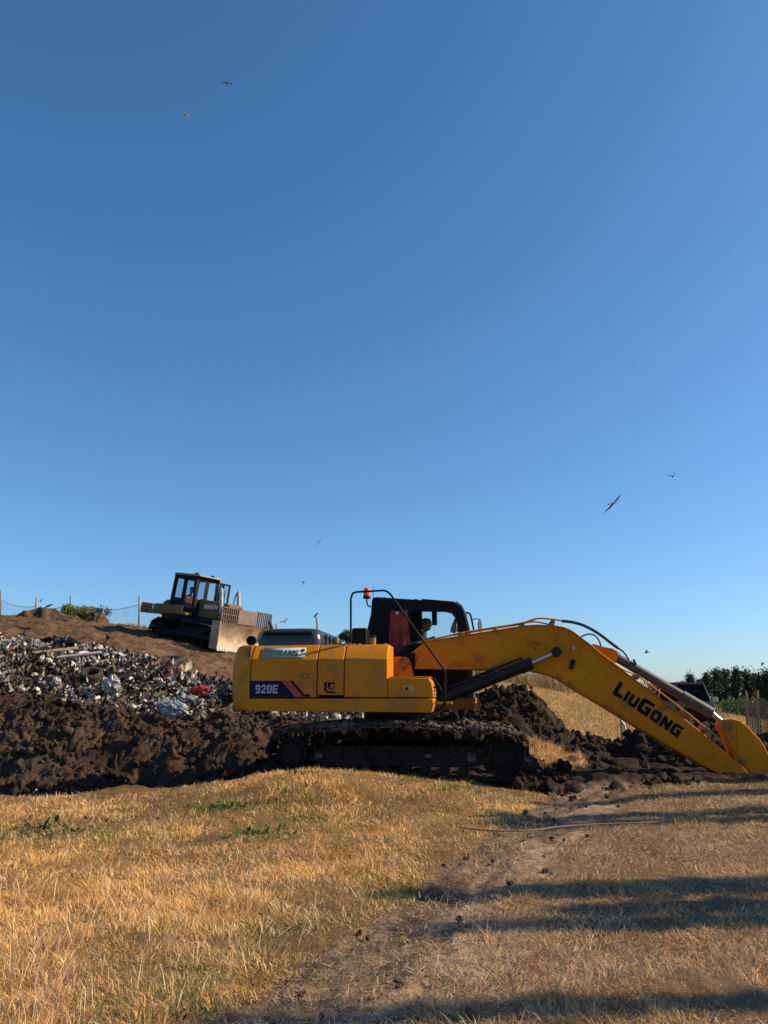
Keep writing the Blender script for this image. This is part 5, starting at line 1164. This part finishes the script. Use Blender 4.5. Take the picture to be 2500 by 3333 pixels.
for s_ in (-1, 1):
    yc = s_*1.2; yl = -1.45
    poly = LPt(TRK, yl); poly = poly[::-1]   # direction
    poly = poly if s_ < 0 else poly
    sp_ = L(945, 2452, yl); id_ = L(1634, 2462, yl)
    tr = crawler(ex, poly, yc, .5, .19, sp_, id_)
    bo = [L(x_, y_, yl) for x_, y_ in ((1045, 2430), (1520, 2432), (1560, 2440), (1600, 2450), (1600, 2480), (1540, 2500), (1045, 2494), (1000, 2470))]
    fr = MB().prism(bo, yc-.16, yc+.16); frm = fr.build('track_frame', M['trackmetal'], tr, bevel=.02)
    m = MB(); 
    for k in range(8):
        q_ = L(1060+k*64, 2504+k*1.2, yl); MB().cyl((q_[0], yc-.18, q_[1]), (q_[0], yc+.18, q_[1]), .085, seg=16).build('track_roller', M['trackmetal'], tr)
    m.bm.free()
    for k in (1180, 1390):
        q_ = L(k, 2392, yl); MB().cyl((q_[0], yc-.15, q_[1]), (q_[0], yc+.15, q_[1]), .07, seg=16).build('carrier_roller', M['trackmetal'], tr)
    # mud crust along the top run
    ct = resample(poly, .012); Pm = [p for p, d in ct if p.y > L(1200, 2400, yl)[1]]
    Pm = sorted(Pm, key=lambda p: p.x); n_ = len(Pm); V = []; q = []; ny = 26
    Dm = []
    for i, p in enumerate(Pm):
        a2 = Pm[min(i+3, n_-1)]-Pm[max(i-3, 0)]; a2.normalize(); Dm.append(Vector((-a2.y, a2.x)))
    aa = np.array([[p.x, p.y] for p in Pm]); nn = np.array([[d.x, d.y] for d in Dm])
    yy = np.linspace(yc-.27, yc+.27, ny); Xs = np.repeat(np.arange(n_)*.012, ny).reshape(n_, ny); Ys = np.tile(yy, (n_, 1))
    th_ = .02+.05*lumps(Xs*6+s_, Ys*6, 1001)+.05*lumps(Xs*15, Ys*15, 1002)+.05*fbm(Xs*2, Ys*2, 4, 1003)-.04*np.abs(vnoise(Xs*20, Ys*20, 1004))
    th_ = th_*(1-.0*np.abs(Ys)); edge = 1-sstep(.22, .27, np.abs(Ys-yc)); th_ = th_*edge-.02*(1-edge)
    droop = (1-edge)*(.01+.09*np.clip(fbm(Xs*9, Ys*0+s_, 4, 1005), 0, 1))
    V = np.stack([aa[:, 0][:, None]+nn[:, 0][:, None]*th_, Ys, aa[:, 1][:, None]+nn[:, 1][:, None]*th_-droop], -1).reshape(-1, 3)
    I = np.arange(n_*ny).reshape(n_, ny); q = np.stack([I[:-1, :-1], I[:-1, 1:], I[1:, 1:], I[1:, :-1]], -1).reshape(-1, 4)
    np_mesh('mud_crust', V, q, m=M['mud'], parent=tr, smooth=True)
    nn3 = 520; ii = rng.integers(0, n_, nn3); yy3 = yc+rng.uniform(-.27, .27, nn3); off3 = rng.uniform(-.01, .05, nn3)
    px3 = aa[ii, 0]+nn[ii, 0]*off3; pz3 = aa[ii, 1]+nn[ii, 1]*off3; edge3 = rng.random(nn3) < .35; yy3 = np.where(edge3, yc-.285, yy3); pz3 = np.where(edge3, pz3-rng.uniform(0, .1, nn3), pz3)
    fx = L(1020, 2440, yl)[0]; fx2 = L(1600, 2440, yl)[0]; nf3 = 260; px4 = rng.uniform(fx, fx2, nf3); pz4 = np.interp(px4, [fx, fx2], [L(1045, 2432, yl)[1], L(1560, 2436, yl)[1]])-rng.random(nf3)**3*.3
    P3 = np.concatenate([np.stack([px3, yy3, pz3], -1), np.stack([px4, np.full(nf3, yc-.17)+rng.uniform(-.02, .03, nf3), pz4], -1)])
    cl3 = scatter('mud_clods', clod_shapes, P3, .008+.035*rng.random(len(P3))**2.5, np.array([.06, .04, .028])*rng.uniform(.4, 1.3, (len(P3), 1)), M['soil']); cl3.parent = tr; cl3['kind'] = 'stuff'
    # hanging roots and straw
    m = MB()
    for k in range(24):
        px = r3.uniform(900, 1680); q_ = L(px, 2380 if not 1150 < px < 1420 else 2366, yl); l_ = r3.uniform(.04, .22)*(.5 if r3.random() < .6 else 1)
        m.tube([(q_[0], yc-.27, q_[1]), (q_[0]+r3.uniform(-.03, .03), yc-.285, q_[1]-l_*.5), (q_[0]+r3.uniform(-.05, .05), yc-.28, q_[1]-l_)], .004, 4)
    m.build('hanging_straw', mat('straw', (.18, .13, .07), rough=.9), tr)
for a, b, w_, h_ in ((1037, 2460, .12, .07), (1394, 2461, .1, .05), (1535, 2465, .12, .13)):
    q_ = L(a, b, -1.38); MB().bb(q_[0]-w_/2, q_[0]+w_/2, -1.385, -1.365, q_[1]-h_/2, q_[1]+h_/2).build('guard_plate', M['grey_cyl'], ex)
tag(ex, 'large yellow tracked excavator with muddy tracks and its boom reaching right', 'excavator')
# driver
dl = Vector((L(1372, 2110, .9)[0]-.16, .9, szz)); wp = EO+AX*dl.x+AN*dl.y+Vector((0, 0, dl.z-.02))
hz_t = L(1388, 2034, .9)[1]
person(Vector((EO+AX*(L(1388, 2034, .9)[0]-.075)+AN*.9))+Vector((0, 0, hz_t-.80)), (0, 0, YAW), M['darkcloth'], M['darkcloth'], 'driver in a green cap sitting in the excavator cab', cap=M['greencap'])

# ------------------------------------------------------------------ BULLDOZER
DP = at(648, 2102, 31.5)
dz = empty('bulldozer', DP, (R(0), R(7.5), R(-27))); dz.scale = (.92,)*3
TY = mat('dusty_tan_paint', (.22, .105, .015), (.10, .055, .022), 2, rough=.7, c3=(.1, .07, .045), s3=2.5, lo3=.5, hi3=.75)
DK = mat('dark_blue_black_frame', (.006, .008, .014), (.014, .014, .014), 3, rough=.7, spec=.15)
BL = mat('scraped_blade_steel', (.46, .33, .20), (.27, .19, .11), 3, rough=.6, metal=.2, c3=(.12, .085, .055), s3=1.6, lo3=.5, hi3=.75)
tp_ = [(-1.95, .55), (-1.85, .85), (-1.55, 1.0), (-.4, 1.0), (.9, .93), (1.3, .9), (1.6, .78), (1.72, .5), (1.6, .2), (1.25, .03), (-1.4, .03), (-1.75, .15), (-1.92, .35)]
for s_ in (-1, 1):
    tr = crawler(dz, tp_, s_*.95, .5, .2, (-1.45, .55), (1.25, .47), rr=(.42, .42))
    MB().bb(-1.3, 1.2, s_*.95-.15, s_*.95+.15, .28, .6).bb(-1.2, 1.1, s_*1.18-.03, s_*1.18+.03, .3, .5).build('track_frame', M['trackmetal'], tr, bevel=.02)
    for k in range(6): MB().cyl((-1.05+k*.42, s_*.95-.2, .2), (-1.05+k*.42, s_*.95+.2, .2), .11).build('track_roller', M['trackmetal'], tr)
    MB().cyl((-.1, s_*.95-.2, .86), (-.1, s_*.95+.2, .86), .08).build('carrier_roller', M['trackmetal'], tr)
    MB().tube([(-.5, s_*1.28, .42), (.8, s_*1.3, .40), (2.1, s_*1.35, .36)], .1, 8).build('push_arm', M['trackmetal'], dz)
    MB().tube([(.8, s_*1.3, .45), (2.15, s_*1.3, 1.0)], .06, 8).build('blade_brace', M['black_cyl'], dz)
    lc = MB().cyl((1.45, s_*.6, 1.45), (1.25, s_*.6, 2.5), .085, seg=14).cyl((1.25, s_*.6, 2.5), (1.24, s_*.6, 2.56), .06, seg=12).build('blade_lift_cylinder', mat('pale_cylinder', (.5, .5, .48), (.3, .28, .25), 5, rough=.4), dz)
    MB().cyl((1.45, s_*.6, 1.45), (2.15, s_*.6, .75), .045).build('cylinder_rod', M['chrome'], lc)
    MB().tube([(1.23, s_*.6, 2.5), (1.1, s_*.66, 2.45), (1.0, s_*.68, 2.0), (1.15, s_*.64, 1.6)], .025, 6, 3).build('hose', M['rubber'], lc)
    # fender
    MB().prism([(-1.9, 1.25), (.0, 1.25), (.0, 1.35), (-.9, 1.42), (-1.9, 1.6)], s_*.95-.25, s_*.95+.25).build('fender', TY, dz, bevel=.01)
    MB().bb(-1.75, -.2, s_*1.2-.015, s_*1.2+.015, 1.32, 1.62).build('fender_side', TY, dz, bevel=.01)
MB().bb(-1.9, 1.5, -.6, .6, .45, 1.25).build('main_frame', M['black'], dz, bevel=.03)
hd_ = MB().prism([(.05, 1.2), (1.65, 1.1), (1.7, 1.85), (1.55, 1.93), (.05, 2.02)], -.48, .48).build('engine_hood', TY, dz, bevel=.03)
MB().bb(.35, 1.1, -.49, -.485, 1.62, 1.8).build('side_plate', M['whiteish'], hd_)
m = MB()
for k in range(7): m.bb(1.69, 1.72, -.42, .42, 1.2+k*.09, 1.24+k*.09)
m.build('radiator_grille', M['black'], hd_)
MB().cyl((.75, .1, 1.9), (.75, .1, 2.75), .06).cyl((.75, .1, 2.1), (.75, .1, 2.5), .1).build('exhaust_stack', M['black_cyl'], hd_)
MB().cyl((1.05, -.2, 1.9), (1.05, -.2, 2.35), .09).build('air_intake', M['black_cyl'], hd_)
MB().prism([(-2.1, 1.2), (-1.25, 1.2), (-1.25, 1.85), (-1.6, 1.85), (-2.1, 1.45)], -.75, .75).build('fuel_tank', TY, dz, bevel=.03)
MB().box((-2.5, -.5, 1.28), (.9, .3, .2)).box((-2.95, -.5, 1.4), (.34, .42, .46)).build('rear_hitch', TY, dz, bevel=.03)
# cab: pillars, lower panels, windows
cf = MB(); 
CX0, CX1, CYW, CZ0, CZ1 = -1.35, .0, .72, 1.25, 2.98
def pil(x, y, x2=None, y2=None, r=.07): cf.prism([(x-r, CZ0), (x+r, CZ0), ((x if x2 is None else x2)+r, CZ1), ((x if x2 is None else x2)-r, CZ1)], y-.06 if y > 0 else y-.06, y+.06)
for s_ in (-1, 1):
    pil(CX0, s_*CYW, CX0+.1); pil(-.72, s_*CYW, -.68); pil(CX1, s_*CYW, CX1-.12)
    cf.bb(CX0, -.72, s_*CYW-.03, s_*CYW+.03, CZ0, 1.95)
    cf.bb(CX0, CX1, s_*CYW-.035, s_*CYW+.035, CZ1-.16, CZ1)
    cf.bb(-.72, CX1, s_*CYW-.032, s_*CYW+.032, CZ0, 1.5)
cf.bb(CX0-.03, CX0+.03, -CYW, CYW, CZ0, 2.0); cf.bb(CX0+.08, CX0+.14, -CYW, CYW, CZ1-.15, CZ1); cf.bb(CX1-.03, CX1+.03, -CYW, CYW, CZ0, 1.98); cf.bb(CX1-.15, CX1-.09, -CYW, CYW, CZ1-.15, CZ1)
cabf = cf.build('cab_frame', DK, dz, bevel=.012)
MB().prism([(CX0-.02, CZ1), (CX1+.12, CZ1), (CX1+.08, CZ1+.08), (CX0+.05, CZ1+.1)], -CYW-.08, CYW+.08).build('cab_roof', mat('dusty_roof', (.3, .27, .22), (.16, .14, .11), 4, rough=.8), dz, bevel=.02)
m = MB(); m.box((-.6, -.2, CZ1+.14), (.14, .12, .1)).box((-.1, .3, CZ1+.12), (.1, .1, .08)); m.build('roof_lamp', M['black'], dz)
for s_ in (-1, 1):
    m = MB(); m.bb(CX0+.05, -.74, s_*CYW-.004, s_*CYW+.004, 1.95, CZ1-.16); m.build('side_window', M['dglass'], cabf)
m = MB(); m.bb(-.68, CX1-.05, -CYW-.004, -CYW+.004, 1.5, CZ1-.16); m.build('door_window', M['dglass'], cabf)
m = MB(); m.bb(CX1-.06, CX1-.05, -CYW, CYW, 1.98, CZ1-.16); m.build('windscreen', M['dglass'], cabf)
m = MB(); m.bb(CX0+.08, CX0+.09, -CYW, CYW, 2.0, CZ1-.16); m.build('rear_window', M['dglass'], cabf)
# open left door
dr = MB(); 
for a in ((.78, .84, 1.55, 2.85), (1.42, 1.5, 1.55, 2.85)): dr.bb(-.02, .04, a[0], a[1], a[2], a[3])
dr.bb(-.02, .04, .78, 1.5, 2.8, 2.88); dr.bb(-.02, .04, .78, 1.5, 1.5, 1.57); dr.bb(-.02, .04, .78, 1.5, 1.95, 1.99)
dro = dr.build('open_door', DK, dz, bevel=.008); MB().bb(.005, .015, .84, 1.42, 1.57, 2.8).build('door_glass', M['dglass'], dro)
MB().tube([(-.02, 1.5, 2.4), (-.1, 1.58, 2.3), (-.05, 1.55, 1.7)], .03, 6, 2).build('door_handle', M['black'], dro)
MB().bb(-1.1, -.65, -.3, .3, 1.35, 1.62).box((-1.18, 0, 1.85), (.1, .5, .45)).build('seat', M['seat'], dz, bevel=.04)
# blade: concave
bm = bmesh.new(); fr_ = []; bk_ = []
for k in range(11):
    t_ = k/10; z_ = .0+1.12*t_; x_ = 2.35-.22*math.sin(math.pi*t_)**1.0+.05*t_
    fr_.append([bm.verts.new((x_, yy, z_)) for yy in (-1.72, 1.72)]); bk_.append([bm.verts.new((x_-.06, yy, z_)) for yy in (-1.72, 1.72)])
for k in range(10):
    bm.faces.new((fr_[k][0], fr_[k][1], fr_[k+1][1], fr_[k+1][0])); bm.faces.new((bk_[k][1], bk_[k][0], bk_[k+1][0], bk_[k+1][1]))
    for j in (0, 1): bm.faces.new((fr_[k][j], fr_[k+1][j], bk_[k+1][j], bk_[k][j]))
bm.faces.new((fr_[0][0], fr_[0][1], bk_[0][1], bk_[0][0])); bm.faces.new((fr_[-1][0], fr_[-1][1], bk_[-1][1], bk_[-1][0]))
m = MB(); m.bm = bm; bld = m.build('blade', BL, dz, angle=60)
for s_ in (-1, 1): MB().bb(2.0, 2.42, s_*1.74-.03, s_*1.74+.03, .0, 1.15).build('blade_end', BL, bld, bevel=.01)
m = MB()
for k in range(4): m.bb(2.33, 2.40, -1.70+k*.17, -1.56+k*.17, -.06, .12)
m.bb(2.33, 2.37, -1.0, 1.7, -.06, .07); m.build('cutting_edge', M['whiteish'], bld, bevel=.008)
MB().bb(2.36, 2.42, -.62, .62, 1.12, 1.72).build('centre_guard_plate', mat('rusty_plate', (.22, .16, .12), (.14, .09, .07), 5, rough=.8), bld)
for y0, y1 in ((-1.72, -.62), (.62, 1.72)):
    m = MB(); m.bb(2.36, 2.42, y0, y1, 1.70, 1.75); m.bb(2.36, 2.42, y0, y1, 1.42, 1.455)
    for k in range(9): yy = y0+(y1-y0)*k/8; m.bb(2.365, 2.415, yy-(.022 if k not in (0, 8) else .035), yy+(.022 if k not in (0, 8) else .035), 1.12, 1.7)
    m.build('guard_grille', mat('grille_steel', (.16, .12, .09), (.08, .06, .05), 5, rough=.8), bld)
MB().tube([(2.5, 1.45, 1.45), (2.56, 1.5, 1.3), (2.62, 1.58, 1.1), (2.62, 1.6, .9)], .07, 8, 3).build('hanging_tyre_strip', M['rubber'], bld)
tag(dz, 'dusty bulldozer with grilled blade working on top of the landfill', 'bulldozer')
dzm = Matrix.Translation(DP) @ Matrix.Rotation(R(-27), 4, 'Z') @ Matrix.Rotation(R(7.5), 4, 'Y')
person(dzm @ Vector((-.81, -.1, 1.40)), (0, R(7.5), R(-27)), M['redcloth'], mat('grey_trousers', (.25, .25, .25), rough=.9), 'driver in a red shirt sitting in the bulldozer cab')

# ------------------------------------------------------------------ dark car behind the boom
cp = at(2225, 2330, 27); car = empty('parked_car', (cp.x, cp.y, .25), (0, 0, R(-108)))
CB = mat('dark_car_paint', (.004, .0045, .006), rough=.6, spec=.2)
k_ = .98
# local: x forward (to camera), width 1.75
body = MB().prism([(-2.6, .45), (2.1, .45), (2.2, .7), (2.15, 1.0), (1.9, 1.1), (.9, 1.2), (-2.6, 1.2)], -.88, .88).build('body', CB, car, bevel=.05)
gh = MB()
for s_ in (-1, 1):
    for (x0, x1) in ((.85, .25), (-.55, -.5), (-1.5, -1.2)): gh.tube([(x0, s_*.82, 1.18), (x1, s_*.68, 1.76)], .05, 6)
gh.prism([(-1.25, 1.74), (.3, 1.74), (.15, 1.82), (-1.1, 1.83)], -.72, .72); gh.build('roof', CB, car, bevel=.03)
bm = bmesh.new(); bm.faces.new([bm.verts.new(p) for p in ((.85, -.78, 1.19), (.85, .78, 1.19), (.28, .68, 1.74), (.28, -.68, 1.74))]); m = MB(); m.bm = bm; m.build('windscreen', M['dark_glass'], car)
m = MB(); m.bb(-.9, -.5, -.7, .7, .9, 1.55); m.build('seats', M['seat'], car, bevel=.06)
for s_ in (-1, 1):
    m = MB().box((.6, s_*.98, 1.24), (.1, .2, .14)); m.build('wing_mirror', M['whiteish'], car, bevel=.02)
    m = MB().box((2.17, s_*.65, .85), (.08, .34, .18)); m.build('headlight', M['dglass'], car, bevel=.02)
    for xx in (-1.6, 1.35):
        wl = MB(); wl.lathe((xx, s_*.8, .33), (0, 1, 0), [(-.1, .2), (-.11, .33), (.11, .33), (.1, .2)], 24); wh = wl.build('wheel', M['rubber'], car); MB().cyl((xx, s_*.8-.105, .33), (xx, s_*.8+.105, .33), .19, seg=16).build('rim', M['grey_cyl'], wh)
tag(car, 'dark car with its windscreen showing behind the soil and boom', 'car')

# ------------------------------------------------------------------ birds
BW = mat('gull_white', (.75, .73, .7), rough=.8); BD = mat('gull_dark', (.05, .055, .06), rough=.8); BG = mat('gull_grey', (.2, .2, .2), rough=.8)
def bird(px, py, Y, span, heading, roll, pitch, dihed, tipd, label, wing=None, body=None, name='gull', sweep=.15, wings=True, half=None):
    """body along +x, wings along y"""
    p = at(px, py, Y); bm = bmesh.new(); span *= 1.2; s = span/2
    prof = [(-.42, .012), (-.36, .03), (-.2, .085), (0, .115), (.18, .1), (.3, .06), (.38, .055), (.44, .035), (.5, .008)]
    rings = []
    for x_, r_ in prof: rings.append([bm.verts.new((x_*span*.36, math.cos(a)*r_*span*.34, math.sin(a)*r_*span*.34)) for a in [2*math.pi*k/10 for k in range(10)]])
    for a, b in zip(rings, rings[1:]):
        for k in range(10): bm.faces.new((a[k], a[(k+1) % 10], b[(k+1) % 10], b[k]))
    bm.faces.new(rings[0][::-1]); bm.faces.new(rings[-1]); nb = len(bm.faces)
    # tail fan
    tv = [bm.verts.new(q) for q in ((-.12*span, -.012*span, 0), (-.12*span, .012*span, 0), (-.21*span, .045*span, .004*span), (-.21*span, -.045*span, .004*span))]; bm.faces.new(tv)
    nt0 = len(bm.faces)
    for sg in (-1, 1):
        if not wings: break
        prev = None; y_ = 0; z_ = 0
        for k in range(7):
            t_ = k/6; an = dihed+(tipd-dihed)*t_
            if k: y_ += s/6*math.cos(R(an)); z_ += s/6*math.sin(R(an))
            ch = span*.13*(1-.15*t_) if t_ < .55 else span*.13*(1-.15*t_)*(1-((t_-.55)/.5)**1.5)
            xo = span*.05+sweep*span*(.25*math.sin(t_*3.2)*.6-.5*t_**2)
            row = [bm.verts.new((xo+ch*.4, sg*y_, z_)), bm.verts.new((xo, sg*y_, z_+ch*.09)), bm.verts.new((xo-ch*.6, sg*y_, z_)), bm.verts.new((xo, sg*y_, z_-ch*.03))]
            if prev:
                for j in range(4): bm.faces.new((prev[j], prev[(j+1) % 4], row[(j+1) % 4], row[j]))
            prev = row
        bm.faces.new(prev)
    bmesh.ops.recalc_face_normals(bm, faces=bm.faces)
    bm.faces.ensure_lookup_table()
    for i, f in enumerate(bm.faces): f.material_index = 0 if i < nb else 1; f.smooth = True
    me = bpy.data.meshes.new(name); bm.to_mesh(me); bm.free(); me.materials.append(body or BW); me.materials.append(wing or BD)
    o = bpy.data.objects.new(name, me); COL.objects.link(o); o.location = p; o.rotation_euler = (R(roll), R(pitch), R(heading)); tag(o, label, 'bird')
    return o
bird(738, 271, 62, 1.15, -70, 10, 0, 12, -35, 'dark bird with drooping wings, highest in the sky', BG, BD)
bird(603, 373, 55, 1.0, -25, 15, 0, 25, -10, 'pale bird flapping just below the highest bird', BW, BG)
bird(1995, 1638, 32, 1.22, -62, 42, 0, 3, -5, 'large white bird with long dark wings at right', BD, BW)
bird(2190, 1552, 60, .9, -80, 20, 0, 38, 42, 'small dark bird above the large white bird', BD, BD)
bird(1038, 1763, 70, .95, -60, 52, 0, 2, 0, 'small dark bird banking high above the engine hood', BD, BW)
bird(988, 1893, 70, .85, 20, -10, 0, 10, -45, 'small bird with arched wings left of the cab', BG, BG)
bird(926, 2025, 60, .75, -110, 30, -30, 35, 30, 'small dark bird flying low above the engine hood', BD, BD)
bird(2106, 2124, 55, .98, 165, 5, 0, 10, 12, 'dark bird gliding above the arm cylinder', BD, BD)
bird(132, 1957, 37, .4, -120, 10, 0, 30, 10, 'tiny dark bird beside the second fence post', BD, BD)
b = bird(1028, 2002, 34, .8, 0, 0, -45, 0, 0, 'dark bird perched on top of the thin pole', BD, BD, wings=False)
b = bird(158, 1972, 34, 1.0, 10, 0, -25, 0, 0, 'dark bird standing on the earth heap at left', BD, BD, wings=False)
